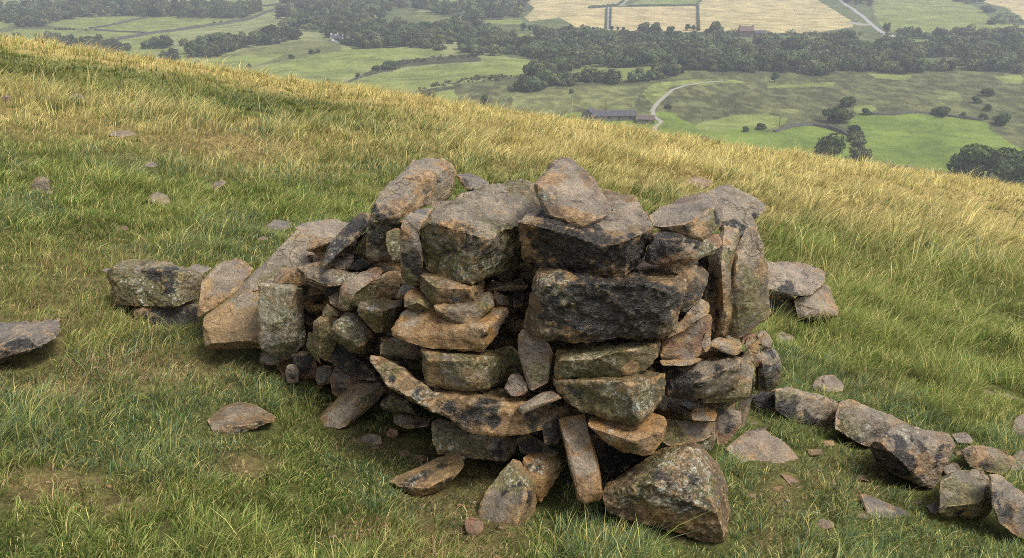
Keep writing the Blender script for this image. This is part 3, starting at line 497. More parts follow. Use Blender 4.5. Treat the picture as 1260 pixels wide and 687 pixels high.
rock('round pale stone nested in long grass', 0, 'g', '180,248,2 186,238,10 196,235,12 208,241,8 210,251,2 196,254,0', 'l', 'w196,242,16', T=.12, group=FAR_)
rock('squared brown stone on the far turf at the picture edge', 0, 'g', '2,128,0 2,119,4 8,116,8 14,118,5 14,129,0', 'b', 'w8,118,6', T=.15, group=FAR_)
rock('flat pale stone below the squared brown stone', 0, 'g', '-4,143,2 0,138,20 12,140,16 15,146,0', 'p', 'w5,141,20', T=.1, group=FAR_)
rock('flat pale stone among the straw grass', 0, 'g', '83,122,2 88,115,30 100,115,30 103,121,4 95,125,0', 'p', 'w93,118,30', T=.15, group=FAR_)
rock('long pale ledge of stone in the slope', 0, 'g', '132,167,4 136,161,26 165,161,26 168,167,6 150,171,0', 'p', 'w150,163,40', T=.15, name='stone_slab', group=FAR_)
rock('narrow dark stone slanting out of the grass', 0, 'g', '256,234,4 262,225,20 276,220,26 280,224,16 262,237,0', 'b', 'w270,224,10', T=.1, group=FAR_)
rock('small half-buried grey stone on the slope', 0, 'g', '177,205,2 182,199,12 192,200,12 194,205,2 185,207,0', 's', 'w185,202,12', T=.1, group=FAR_)
rock('flat stone with its shadow painted on in the straw grass behind the cairn', 0, 'g', '830,227,2 838,221,40 856,218,60 875,222,50 873,228,14 862,233,0 845,231,0', 'r', 'w860,220,40 k845,227,14', T=.3, name='stone_slab', group=FAR_)  # k mark is the stone's dark shadow put into its colour
PEB = [((46, 597, 7), 's', 'grey'), ((90, 592, 7), 'r', 'reddish'), ((118, 592, 8), 'b', 'brown'), ((19, 612, 7), 'p', 'pinkish'), ((138, 620, 7), 'l', 'pale tan'),
       ((311, 568, 6), 'r', 'orange'), ((317, 583, 8), 't', 'tan'), ((362, 612, 6), 's', 'dark slate'), ((48, 672, 5), 'r', 'brick-red'), ((205, 660, 6), 'b', 'mid-brown'),
       ((36, 617, 5), 'd', 'blackish'), ((181, 483, 5), 'g', 'light grey'), ((524, 647, 6), 'p', 'pink'), ((636, 672, 5), 'g', 'mossy grey'), ((838, 665, 9), 'b', 'flat brown'),
       ((980, 598, 6), 's', 'bluish'), ((1008, 645, 6), 'r', 'chestnut'), ((152, 281, 6), 'p', 'salmon-pink'), ((430, 590, 5), 'g', 'dull grey'), ((8, 628, 6), 't', 'sandy')]
for (x, y, r), tn, word in PEB:
    where = ('on worn turf left of the cairn' if x < 420 and y > 400 else 'on the turf beyond the left wing' if x < 420 else
             'in the grass before the cairn' if x < 900 else 'in the grass right of the cairn')
    p = []
    for k in range(7):
        a = k/7*6.283+random.random()*.6; q = r*random.uniform(.75, 1.1)
        p.append(f'{x+q*math.cos(a):.1f},{y+.55*q*math.sin(a):.1f},{-2.2*math.sin(a):.1f}')
    rock(f'{word} pebble {where}', 0, 'g', ' '.join(p), tn, '', T=.03, name='pebble', group='pebbles scattered on the turf', sink=.0)

rock('broad shaded stone backing the two tall standing stones', 3, 2.78, '872,-40,4 960,-120,6 1100,-185,8 1150,-100,6 1160,200,2 1100,300,0 940,325,0 900,150,1', 'b', 'k950,100,8 m1050,0,9', T=.14, name='stone_block')
rock('thin tan slip of stone wedged under the purple-brown slab', 3, 2.36, '690,455,1 720,448,2 850,462,3 880,440,3 900,452,1 840,480,0 700,478,0', 't', 'w800,465,3', T=.16, name='stone_flake')
rock('thin dark slab between the big blocky stone and the diagonal stone', 5, 2.4, '380,600,0 600,622,0 720,600,2 900,590,4 905,612,3 700,640,0 500,650,-1 400,628,0', 'm', 'o560,635,4 k760,612,4', T=.18, name='stone_slab')
rock('little wedge of stone propping the diagonal stone at its upper end', 6, 2.66, '590,352,0 600,338,2 760,350,2 800,380,1 790,400,0 640,385,0', 't', 'w680,360,4', T=.14)
rock('small olive chock in the dark gap left of the big blocky stone', 6, 2.6, '700,440,0 720,425,2 790,440,2 800,500,0 740,500,0', 'm', 'm750,460,5', T=.12)
rock('flat brown chock showing in the central cleft under the grey capstone', 5, 2.6, '640,100,1 700,70,3 800,60,3 880,80,1 860,105,0 700,115,0', 'b', 'w760,80,5', T=.16, name='stone_slab')
rock('dark green wedge at the bottom of the central cleft', 5, 2.48, '660,420,1 790,380,2 840,430,1 850,520,0 800,530,0 700,500,0', 'm', 'm780,450,7 k740,480,4', T=.16)

CH = [(395, 478), (410, 500), (440, 545), (462, 552), (498, 560), (520, 566), (548, 578), (352, 462), (372, 486), (568, 600), (700, 560), (672, 655), (905, 600), (925, 612), (955, 604), (1002, 560), (1020, 548),
      (1060, 590), (1088, 585), (1130, 620), (1145, 640), (1192, 655), (1180, 560), (1232, 620), (905, 520), (935, 532), (1000, 500), (612, 668), (868, 668), (345, 455)]
random.seed(12)
for x, y in CH:
    r = random.uniform(5, 10); p = []; n = random.choice((5, 6))
    for k in range(n):
        a = k/n*6.283+random.random()*.7; q = r*random.uniform(.6, 1.3)
        p.append(f'{x+q*math.cos(a):.1f},{y+.5*q*math.sin(a)-(r*.4 if k % 2 else 0):.1f},{-2*math.sin(a):.1f}')
    rock('small angular stone chip dropped at the foot of the stonework', 0, 'g', ' '.join(p), random.choice('bgrtd'), '', T=.03, name='stone_chip', group='stone chips at the foot of the stonework')

# packing rubble that fills the inside of the cairn, seen only through its gaps
def rubble():
    random.seed(5)
    bm = bmesh.new()
    spots = []
    for _ in range(420):
        px = random.uniform(465, 900); py = random.uniform(300, 590)
        if px < 540 and py < 340: continue
        if px > 880 and py > 520: continue
        top = np.interp(px, [455, 540, 700, 860, 945], [360, 300, 330, 330, 400])
        if py < top or py > np.interp(px, [455, 560, 700, 850, 900], [480, 505, 545, 520, 480]): continue
        spots.append(at(px, py, np.interp(px, [455, 620, 900, 945], [2.98, 2.72, 2.72, 2.85])+random.uniform(0, .3)))
    for _ in range(70):
        px = random.uniform(355, 470); py = random.uniform(330, 470)
        spots.append(at(px, py, random.uniform(3.15, 3.35)))
    for _ in range(60): spots.append(at(random.uniform(405, 500), random.uniform(300, 350), random.uniform(3.2, 3.45)))
    for c in spots:
        s = random.uniform(.06, .11)
        vs = [bm.verts.new(c+Vector((random.uniform(-1, 1)*s*1.3, random.uniform(-1, 1)*s, random.uniform(-1, 1)*s*.7))) for _ in range(11)]
        r = bmesh.ops.convex_hull(bm, input=vs)
        junk = [e for e in r['geom_interior']+r['geom_unused'] if isinstance(e, bmesh.types.BMVert) and e.is_valid]
        if junk: bmesh.ops.delete(bm, geom=list(set(junk)), context='VERTS')
    bmesh.ops.bevel(bm, geom=list(bm.edges), offset=.006, segments=1, affect='EDGES')
    me = bpy.data.meshes.new('rubble'); bm.to_mesh(me); bm.free()
    n = len(me.vertices)
    set_col(me, 'stain', np.tile([.5, .1, 0, .3], (n, 1))); set_col(me, 'tint', np.tile([.085, .07, .052, 0.], (n, 1)))  # dark tint and black share paint in the gloom of the gaps
    tag(link('packing_rubble', me, mat=ROCK), 'dark packing rubble inside the gaps of the cairn', 'rubble', kind='stuff')
rubble()
# ------------------------------------------------------------------ ground zones
SILX = [-400, 0, 200, 400, 630, 800, 1000, 1154, 1260, 1700]
SILY = [-10, 50, 78, 112, 143, 169, 198, 220, 230, 262]
def zones(px, py, x, y):
    """straw share, brown share, blade length, lushness at ground points"""
    d = py-np.interp(px, SILX, SILY)
    n = fbm(x*.35, y*.35, 31); n2 = fbm(x*1.6, y*1.6, 33); n3 = fbm(x*.9+3, y*.5, 35)
    r = np.hypot(x, y)
    left = 1-sst(330, 620, px)
    lband = .92*(1-sst(6, 20, d))+.62*sst(44, 60, d)*(1-sst(75, 150, d))*(.75+.5*sst(.35, .65, n))
    edge = 75+.06*(px-600)
    rband = .95*(1-sst(edge*.5, edge*1.35, d))
    straw = left*lband+(1-left)*rband
    straw = np.clip(straw+(n2-.5)*.75*sst(.02, .3, straw)*sst(14, 30, d), 0, 1)
    rightside = sst(900, 1000, px)*(1-sst(430, 560, py))
    straw = np.maximum(straw, rightside*.34*sst(.45, .7, n2)*(1-sst(330, 420, py)))
    straw = np.maximum(straw, .06)
    brown = sst(.50, .68, n3)*(1-sst(430, 560, px))*sst(300, 380, py)*.5*(.5+n2)
    brown = np.maximum(brown, sst(.46, .66, n3)*.5*sst(500, 580, py)*(1-.8*sst(600, 680, px)*(1-sst(880, 940, px))))
    def blot(cx, cy, rx, ry, a=1.):
        return a*np.exp(-((px-cx)/rx)**2-((py-cy)/ry)**2)
    for b in ((100, 345, 130, 45, .5), (190, 455, 110, 26, .75), (70, 480, 60, 22, .7), (60, 600, 70, 26, .8), (160, 625, 45, 16, .8), (300, 575, 36, 20, .7), (440, 655, 40, 20, .7), (450, 545, 50, 18, .6),
              (290, 180, 90, 20, .5), (960, 615, 40, 40, .5), (1040, 590, 60, 30, .45), (945, 670, 40, 18, .6), (20, 380, 50, 18, .5), (260, 395, 60, 16, .3), (1080, 480, 40, 20, .25)):
        brown = np.maximum(brown, blot(*b)*(.45+1.1*n2))
    brown = brown*(1-.7*sst(620, 700, px)*(1-sst(900, 940, px)))
    L = np.interp(r, [0, 2.5, 4, 7, 14, 40], [.064, .064, .078, .098, .13, .15])
    L = L*(1+.55*sst(900, 1010, px)*(1-sst(8, 16, r))*sst(3.4, 5, r))
    tu = fbm(x*3.6, y*3.6, 37, 2)*sst(9, 4, r)+fbm(x*1.9, y*1.9, 39, 2)*sst(4, 9, r)
    L = L*(.62+.95*sst(.36, .74, tu))*(1+.5*straw*sst(5, 9, r))
    L = L*(1-.55*np.clip(brown, 0, 1))
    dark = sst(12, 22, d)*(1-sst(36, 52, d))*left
    lush = np.clip(.50+(n-.5)*1.6+(tu-.5)*1.6, 0, 1)
    return straw, np.clip(brown, 0, 1), L, lush, dark

# ------------------------------------------------------------------ terrain sheets
def inpoly(px, py, poly):
    P = np.array(poly, float); c = np.zeros(px.shape, bool)
    for i in range(len(P)):
        x0, y0 = P[i-1]; x1, y1 = P[i]
        m = ((y0 > py) != (y1 > py)) & (px < (x1-x0)*(py-y0)/(y1-y0+1e-12)+x0)
        c ^= m
    return c
VT = {1: (0, 0, 5.976), 2: (210, 0, 5.976), 3: (420, 0, 5.976), 4: (630, 0, 5.976), 5: (840, 0, 5.976), 6: (1050, 0, 5.976), 7: (630, 85, 3.994), 8: (945, 85, 3.994), 0: (0, 0, 1.)}
def vp(t, s):
    ox, oy, sc = VT[t]
    return [(ox+float(a.split(',')[0])/sc, oy+float(a.split(',')[1])/sc) for a in s.split()]
GR, GR2, PALE = (.175, .205, .060), (.135, .185, .036), (.205, .22, .095)
HEATH, HEATH2, WHEAT, WHEAT2, SCRUB = (.085, .090, .038), (.135, .145, .055), (.40, .335, .17), (.40, .325, .175), (.06, .065, .032)
FIELDS = [  # painted in order: (polygon, colour, scrub amount)
    (vp(0, '-900,-60 2200,-60 2200,75 -900,75'), (.10, .125, .05), .6),
    (vp(0, '-900,40 560,40 700,105 620,140 -900,140'), PALE, .1),
    (vp(0, '-900,-60 345,-60 345,14 -900,14'), PALE, .2),
    (vp(1, '-900,145 130,140 135,180 0,215 -900,300'), GR, 0), (vp(1, '320,190 560,130 1110,122 660,215'), GR, 0),
    (vp(1, '0,260 120,215 600,222 1100,245 860,300 0,290'), GR, 0), (vp(1, '670,215 1130,125 1300,115 1300,232 1100,243'), GR, 0),
    (vp(2, '0,145 530,142 700,60 760,60 740,90 560,152 250,205 0,232'), GR, 0),
    (vp(2, '0,238 350,192 560,156 720,98 800,90 1010,165 1000,200 950,270 500,260 250,330 0,360'), PALE, 0),
    (vp(1, '870,300 1255,238 1255,420 870,400'), GR, 0),
    (vp(2, '0,370 180,370 140,440 0,440'), GR, 0),
    (vp(2, '200,440 950,300 1200,310 1255,330 1255,380 900,440 600,490 400,560 200,520'), HEATH2, .35),
    (vp(2, '230,440 560,405 840,400 700,460 450,520 200,500'), GR, 0),
    (vp(2, '560,520 900,440 1255,375 1255,640 900,620 600,560'), GR, .12),
    (vp(3, '0,365 330,355 650,360 800,395 620,420 400,440 200,500 0,520'), GR, 0),
    (vp(3, '0,520 200,505 100,570 0,580'), GR, 0),
    (vp(3, '440,440 1000,400 1020,450 600,480 440,500 200,560 0,620 100,570 240,510'), SCRUB, .3),
    (vp(3, '0,620 200,570 560,495 1000,460 1255,450 1500,480 1350,560 950,590 740,620 560,660 200,670 0,660'), GR, .05),
    (vp(3, '1020,430 1180,420 1255,450 1020,455'), GR, 0),
    (vp(3, '560,665 740,640 1255,570 1255,600 740,670 640,700 300,700'), SCRUB, .3),
    (vp(3, '640,690 1050,630 1255,615 1300,700 500,760'), GR, .1),
    (vp(4, '0,465 170,480 100,520 0,555'), GR, 0), (vp(4, '0,430 200,440 200,465 0,462'), GR, 0),
    (vp(0, '560,110 640,95 720,100 800,96 840,88 1300,84 1300,260 560,240'), HEATH, .55),
    (vp(4, '60,600 350,560 470,520 640,495 1060,488 1030,570 800,590 500,600 200,640 80,620'), GR, 0),
    (vp(7, '700,70 860,50 1050,48 1150,65 860,85 780,110 740,160 690,180 640,120'), GR, .2),
    (vp(7, '0,130 330,80 640,90 600,190 330,200 200,240 0,220'), HEATH2, .3),
    (vp(7, '200,240 330,215 650,230 690,210 760,210 880,270 1100,240 1258,215 1258,420 900,350 200,300'), GR2, .12),
    (vp(7, '900,270 1080,228 1200,220 1258,225 1258,300 1050,310 900,300'), GR, .05),
    (vp(7, '780,80 1258,70 1258,215 1080,220 900,265 850,240 800,180 720,170'), HEATH, .6),
    (vp(7, '1050,300 1258,290 1258,410 1060,390 1000,330'), GR2, .05),
    (vp(8, '0,225 90,240 80,270 0,300'), GR, 0), (vp(8, '0,190 180,195 180,220 0,215'), HEATH2, .2),
    (vp(8, '0,315 120,285 200,278 300,295 420,340 425,460 0,440'), GR2, .03),
    (vp(8, '410,180 500,175 540,200 440,225'), GR, 0),
    (vp(8, '390,265 440,225 560,225 740,218 800,230 1000,245 1090,265 1090,300 1200,370 1258,400 1258,520 500,480 460,360'), GR2, .05),
    (vp(8, '500,25 720,35 690,60 540,45'), GR, .1), (vp(8, '1120,40 1258,30 1258,75 1180,75'), GR, .1), (vp(8, '820,105 930,110 940,170 840,170'), HEATH2, .2),
    (vp(8, '0,85 340,65 330,90 0,95'), GR, .1),
    # top: corn fields
    (vp(3, '0,135 60,95 220,45 340,22 400,30 330,85 270,135 150,130 60,140'), WHEAT2, 0),
    (vp(3, '520,130 590,85 820,75 810,150 760,175 620,165'), HEATH2, .1), (vp(3, '560,70 730,70 740,85 560,90'), PALE, 0), (vp(3, '640,-60 860,-60 850,40 640,40'), GR, 0),
    (vp(3, '860,20 1050,0 1000,40'), GR, 0), (vp(3, '1180,145 1255,140 1300,170 1190,175'), GR, 0),
    (vp(0, '630,12 656,14 660,0 668,-60 630,-60'), SCRUB, .2),
    (vp(4, '110,20 170,60 90,130 130,160 350,130 500,215 690,235 700,60 560,62 780,42 840,-60 90,-60'), WHEAT, 0),
    (vp(4, '-200,150 90,145 60,175 -200,180'), GR, 0),
    (vp(4, '0,250 180,255 90,300 0,290'), GR, .1),
    (vp(4, '730,55 1480,45 1500,230 1255,240 730,225'), WHEAT2, 0),
    (vp(4, '860,40 1080,-60 1530,-60 1480,38'), GR, 0),
    (vp(5, '125,35 170,-60 900,-60 1070,50 1250,160 1250,200 960,245 380,250 140,215'), WHEAT, 0),
    (vp(6, '150,-60 700,-60 980,100 1020,170 1400,195 1400,240 1000,270 650,280 400,260 290,235 200,190 150,100'), GR, 0),
    (vp(6, '960,-60 1400,-60 1400,180 1255,150 1130,60 1040,40 950,10'), WHEAT2, 0),
    (vp(6, '0,180 100,190 110,215 0,235'), HEATH2, .2), (vp(6, '330,290 560,290 600,300 340,330'), GR, 0), (vp(6, '810,380 870,345 910,370 880,390'), PALE, 0),
    (vp(6, '470,460 560,455 800,440 800,470 660,490 480,500'), PALE, 0),
]
def polar(rs, az):
    R, A = np.meshgrid(rs, az, indexing='ij')
    x, y = R*np.sin(A), R*np.cos(A)
    return x, y
def sheet(name, rs, az, closed, colf, mat, centre=False):
    x, y = polar(rs, az); z = height(x, y)
    nr, na = x.shape
    V = np.stack([x, y, z], -1).reshape(-1, 3)
    i, j = np.meshgrid(np.arange(nr-1), np.arange(na if closed else na-1), indexing='ij')
    j2 = (j+1) % na
    Q = np.stack([i*na+j, (i+1)*na+j, (i+1)*na+j2, i*na+j2], -1).reshape(-1, 4)
    me = quads(name, V, Q[:, ::-1], True)
    set_col(me, 'col', colf(V[:, 0], V[:, 1], V[:, 2]))
    return tag(link(name, me, mat=mat), kind='structure')
fineaz = np.radians(np.arange(-38, 38.001, .1))
coarse = np.radians(np.arange(40, 321, 2.5))
AZ = np.concatenate([fineaz, coarse])
def near_col(x, y, z):
    px, py, dd = to_px(x, y, z)
    ok = dd > .2
    px = np.where(ok, px, 600); py = np.where(ok, py, 900)
    px = np.clip(px, -500, 1760); py = np.clip(py, 0, 1200)
    s, b, L, lush, dark = zones(px, py, x, y)
    c = np.array([.085, .095, .032])[None]*np.ones((len(x), 1))
    c = c+(np.array([.25, .185, .08])-c)*(s*.8)[:, None]
    c = c+(np.array([.17, .125, .062])-c)*b[:, None]
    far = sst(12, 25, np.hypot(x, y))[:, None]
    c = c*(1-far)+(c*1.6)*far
    return c
R_IN = .25*np.power(150/.25, np.linspace(0, 1, 760))
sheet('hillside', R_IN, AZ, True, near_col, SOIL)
def far_col(x, y, z):
    px, py, dd = to_px(x, y, z)
    ok = (dd > 5)
    px = np.where(ok, px, -5000); py = np.where(ok, py, -5000)
    wob = (fbm(x/14, y/14, 51)-.5)*2.4
    wo2 = (fbm(x/30, y/45, 53)-.5)*14*(py > 60)*(px > 560)
    c = np.tile(np.array([.13, .16, .06, .3]), (len(x), 1))
    for poly, col, sc in FIELDS:
        m = inpoly(px+wob+wo2, py+wob*.35+wo2*.22, poly)
        c[m] = (*col, sc)
    # drilling lines in the corn
    corn = (c[:, 0] > .4)
    ln = .5+.5*np.sin((x*.93+y*.25)/3.6*6.283*.5)
    c[corn, :3] *= (1-.10*(ln[corn] > .8))[:, None]
    ht = (c[:, 3] > .15)&(py > 80); k1 = fbm(x/5, y/9, 57, 5); k2 = fbm(x/3, y/5, 59)
    mot = (sst(.50, .62, k1)*.5+sst(.5, .7, k2)*.4)[:, None]
    c[:, :3] = np.where(ht[:, None], c[:, :3]*(1-.28*mot)+np.array([.19, .21, .075])*(sst(.52, .40, k1)*.22)[:, None], c[:, :3])
    hill = sst(330, 220, np.hypot(x, y))
    c[:, :3] = c[:, :3]*(1-hill[:, None])+np.array([.16, .19, .06])*hill[:, None]
    return c
R_OUT = np.concatenate([150*np.power(300/150, np.linspace(0, 1, 30))[:-1], 300*np.power(1500/300, np.linspace(0, 1, 430))])
sheet('valley_floor', R_OUT, AZ, True, far_col, VALLEY)

# ------------------------------------------------------------------ grass
occ = set()
allr = np.concatenate(rock_xy)
gzr = height(allr[:, 0], allr[:, 1])
low = allr[(allr[:, 2] < gzr+.10)]
CELL = .02
keys = np.unique((np.floor(low[:, 0]/CELL).astype(np.int64)+5000)*100000+(np.floor(low[:, 1]/CELL).astype(np.int64)+5000))
def under_rock(x, y):
    inside = inpoly(x, y, FOOT)
    k = (np.floor(x/CELL).astype(np.int64)+5000)*100000+(np.floor(y/CELL).astype(np.int64)+5000)
    return np.isin(k, keys) | inside

FOOT = [(ground_hit(*p).x, ground_hit(*p).y) for p in ((455, 470), (560, 520), (700, 560), (860, 545), (930, 500))]+[(1.15, 3.25), (.6, 3.35), (-.6, 3.45), (-1.0, 3.5)]
def near_rock(x, y):
    r = np.zeros(len(x), bool)
    for ax, ay in ((0, -.03), (0, -.06), (.03, -.03), (-.03, -.03), (0, -.09)):
        k = (np.floor((x-ax)/CELL).astype(np.int64)+5000)*100000+(np.floor((y-ay)/CELL).astype(np.int64)+5000)
        r |= np.isin(k, keys)
    return r
def blades(NT_, per, r0, r1, pw, azw, nseg, wmin, wr, name, seed, tall=1., strawy=0., only=None, flat=0.):
    g = np.random.default_rng(seed)
    u = g.random(NT_)
    e = 2-pw
    r = (r0**e+(r1**e-r0**e)*u)**(1/e)
    a = g.uniform(-azw, azw, NT_)
    cx, cy = r*np.sin(a), r*np.cos(a)
    rad = np.clip(.012+.010*r, .02, .22)
    px, py, _ = to_px(cx, cy, height(cx, cy))
    s, b, L, lush, dark = zones(px, py, cx, cy)
    keep = g.random(NT_) < (1-.5*b)
    if only: keep &= only(px, py, s, b, cx, cy, g)
    cx, cy, rad, s, b, L, lush, dark = (v[keep] for v in (cx, cy, rad, s, b, L, lush, dark))
    N = len(cx)
    th = g.random(N)*6.283
    hk = g.lognormal(0, .28, N)
    def rep(v): return np.repeat(v, per)
    n = N*per
    ph = g.random(n)*6.283; q = np.sqrt(g.random(n))*rep(rad)
    x = rep(cx)+q*np.cos(ph); y = rep(cy)+q*np.sin(ph)
    ok = ~under_rock(x, y)
    x, y, ph, q = x[ok], y[ok], ph[ok], q[ok]
    s, b, L, lush, dark, hk, radr = (rep(v)[ok] for v in (s, b, L, lush, dark, hk, rad))
    n = len(x)
    z = height(x, y)-.004
    r = np.hypot(x, y)
    Lb = L*hk*g.uniform(.45, 1.25, n)*tall
    Lb = np.where((r < 6) & near_rock(x, y), Lb*.75, Lb)
    for lx, ly, lw, ls in loose_at:
        dx_, dy_ = np.abs(x-lx*(y/ly)), ly-y
        m_ = (dx_ < lw*1.1) & (dy_ > -.02) & (dy_ < .12+.09*ly)
        Lb[m_] = np.minimum(Lb[m_], .22*ls+.012)
    isst = g.random(n) < np.clip(s*.68*(.55+.9*fbm(x*1.1, y*.6, 91))+strawy, 0, 1)
    Lb = np.where(isst & (r > 4), Lb*1.25, Lb)
    wind = .30+.5*fbm(x*.45, y*.45, 61)+.5*s
    wa = (fbm(x*.3, y*.3, 63)-.5)*2.2+.15
    out = q/radr
    tx, ty = (rep(g.normal(0, .6, N))[ok], rep(g.normal(0, .5, N))[ok])
    dx = wind*np.cos(wa)+tx+out*np.cos(ph)*.7+g.normal(0, .25, n)
    dy = wind*np.sin(wa)*.6+ty+out*np.sin(ph)*.7+g.normal(0, .25, n)
    if flat: dx = g.normal(0, 1, n); dy = g.normal(0, 1, n)
    dl = np.hypot(dx, dy)+1e-6; dx /= dl; dy /= dl
    bend = np.clip(.35+.35*dl+g.normal(0, .15, n), .1, 1.25)
    if flat: bend = bend*0+1.35
    w = np.maximum(wmin, wr*r)*g.uniform(.7, 1.3, n)
    # facing: blade width mostly across the line of sight of its own random turn
    fa = g.random(n)*3.1416
    wx, wy = np.cos(fa), np.sin(fa)*.6
    ts = np.linspace(0, 1, nseg+1)
    P = []
    for t in ts:
        hor = bend*t*t*(.9 if not flat else 1)
        ver = t*(1-.42*np.minimum(bend, 1.1)*t) if not flat else .12*np.sin(t*3.1)+.05
        P.append(np.stack([x+dx*hor*Lb*.8, y+dy*hor*Lb*.8, z+ver*Lb], -1))
    ws = [w*(1-t)**.6 if t < 1 else 0*w for t in ts]
    vs = []
    for k in range(nseg):
        o = np.stack([wx*ws[k]*.5, wy*ws[k]*.5, 0*w], -1)
        vs += [P[k]-o, P[k]+o]
    vs.append(P[-1])
    K = 2*nseg+1
    V = np.stack(vs, 1).reshape(-1, 3)
    base = (np.arange(n)*K)[:, None]
    tmpl = []
    tot = []
    for k in range(nseg-1):
        tmpl += [2*k, 2*k+1, 2*k+3, 2*k+2]; tot.append(4)
    tmpl += [2*nseg-2, 2*nseg-1, 2*nseg]; tot.append(3)
    loops = (base+np.array(tmpl)[None]).ravel()
    LL = len(tmpl); st = np.concatenate([[0], np.cumsum(tot)[:-1]])
    starts = ((np.arange(n)*LL)[:, None]+st[None]).ravel()
    me = np_mesh(name, V, loops, starts, None)
    # colours
    g1, g2, g3 = np.array([.095, .155, .035]), np.array([.265, .31, .085]), np.array([.15, .215, .11])
    lush2 = np.clip(lush+rep(g.normal(0, .16, N))[ok]+g.normal(0, .2, n), 0, 1)[:, None]
    c = g1*(1-lush2)+g2*lush2
    bl = (fbm(x*.8, y*.8, 71) > .56)[:, None]
    c = np.where(bl & (g.random(n) < .5)[:, None], g3, c)
    st1, st2 = np.array([.74, .61, .25]), np.array([.54, .45, .19])
    m = g.random((n, 1))
    c = np.where(isst[:, None], st1*m+st2*(1-m), c)
    isb = g.random(n) < b*.6
    c = np.where(isb[:, None], np.array([.40, .28, .15])*g.uniform(.6, 1.5, (n, 1)), c)
    yel = (g.random(n) < .17) & ~isst & ~isb
    c = np.where(yel[:, None], np.array([.56, .49, .18]), c)
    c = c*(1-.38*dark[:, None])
    c = c*g.uniform(.7, 1.3, (n, 1))*rep(g.lognormal(0, .22, N))[ok][:, None]
    cc = np.repeat(c, K, 0).reshape(n, K, 3)
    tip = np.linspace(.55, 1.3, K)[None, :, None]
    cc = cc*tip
    set_col(me, 'col', cc.reshape(-1, 3))
    return link(name, me, mat=BLADE)
AZW = math.radians(41)
GN = GRASS_N
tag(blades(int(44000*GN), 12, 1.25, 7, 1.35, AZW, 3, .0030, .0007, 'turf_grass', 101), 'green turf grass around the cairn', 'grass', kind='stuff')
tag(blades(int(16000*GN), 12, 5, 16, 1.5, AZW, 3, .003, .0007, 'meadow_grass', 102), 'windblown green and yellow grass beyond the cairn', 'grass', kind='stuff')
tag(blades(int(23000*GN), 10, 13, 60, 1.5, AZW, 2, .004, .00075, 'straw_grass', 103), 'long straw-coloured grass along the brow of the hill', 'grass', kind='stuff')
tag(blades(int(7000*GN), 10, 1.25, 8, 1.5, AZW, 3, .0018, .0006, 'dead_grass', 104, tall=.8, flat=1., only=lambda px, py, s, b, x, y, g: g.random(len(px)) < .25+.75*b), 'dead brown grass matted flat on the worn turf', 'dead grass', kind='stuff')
def grit():
    g = np.random.default_rng(77)
    px = g.uniform(0, 1260, 60000); py = g.uniform(300, 700, 60000)
    V = []; F = []; k = 0
    r = 1.3*(7/1.3)**g.random(60000); a = g.uniform(-AZW, AZW, 60000)
    x, y = r*np.sin(a), r*np.cos(a); z = height(x, y); px, py, _ = to_px(x, y, z)
    s, b, L, lush, dark = zones(px, py, x, y)
    ok = (g.random(60000) < (.004+.16*np.clip(b-.15, 0, 1))) & ~under_rock(x, y)
    for X, Y, Z in zip(x[ok], y[ok], z[ok]):
        sz = .004+.010*g.random()**3
        p = g.normal(0, 1, (6, 3)); p /= np.linalg.norm(p, axis=1)[:, None]
        p = np.array([[1, 0, 0], [0, 1, 0], [-1, 0, 0], [0, -1, 0], [0, 0, .7], [0, 0, -.7]])+p*.35
        V.append(p*sz*np.array([1.3, 1, .8])+[X, Y, Z+sz*.35])
        F += [(k+i, k+(i+1) % 4, k+4) for i in range(4)]+[(k+(i+1) % 4, k+i, k+5) for i in range(4)]; k += 6
    V = np.concatenate(V); F = np.array(F)
    me = np_mesh('soil_grit', V, F.ravel(), np.arange(len(F))*3, None)
    set_col(me, 'stain', np.tile([.1, .2, 0, .1], (len(V), 1))); set_col(me, 'tint', np.tile([.20, .15, .10, .1], (len(V), 1)))
    tag(link('soil_grit', me, mat=ROCK), 'crumbs of stone and soil on the worn turf', 'grit', kind='stuff')
grit()
# taller tussocks
tag(blades(int(2400*GN), 34, 3.0, 14, 1.3, AZW, 3, .0024, .0006, 'tussock_grass', 105, tall=1.55, only=lambda px, py, s, b, x, y, g: (fbm(x*.7, y*.7, 81) > .53) & ((px > 930) | (py < 300))), 'taller green tussocks leaning with the wind', 'tussock grass', kind='stuff')
# ------------------------------------------------------------------ trees
def crown_arrays(g, w, h, lobes, nf, fs, lo=.30, hi=.74):
    """leaf clumps through a crown: centres on the shells of several uneven lobes"""
    C = []
    for k in range(lobes):
        a = g.random()*6.283; q = g.random()**.5*.33*w
        C.append((q*math.cos(a), q*math.sin(a), h*g.uniform(lo, hi), w*g.uniform(.20, .33), h*g.uniform(.18, .27)))
    C = np.array(C)
    i = g.integers(0, lobes, nf)
    d = g.normal(0, 1, (nf, 3)); d /= np.linalg.norm(d, axis=1)[:, None]
    rr = g.uniform(.78, 1.08, nf)[:, None]
    p = C[i, :3]+d*rr*np.stack([C[i, 3], C[i, 3], C[i, 4]], -1)
    p[:, 2] = np.maximum(p[:, 2], h*.10)
    nrm = d+g.normal(0, .30, (nf, 3)); nrm /= np.linalg.norm(nrm, axis=1)[:, None]
    t1 = np.cross(nrm, g.normal(0, 1, (nf, 3))); t1 /= np.linalg.norm(t1, axis=1)[:, None]
    t2 = np.cross(nrm, t1)
    s = (fs*g.uniform(.6, 1.4, nf))[:, None]
    V = np.stack([p-t1*s, p-t2*s*.8, p+t1*s*.9, p+t2*s], 1)
    return V, p, nrm
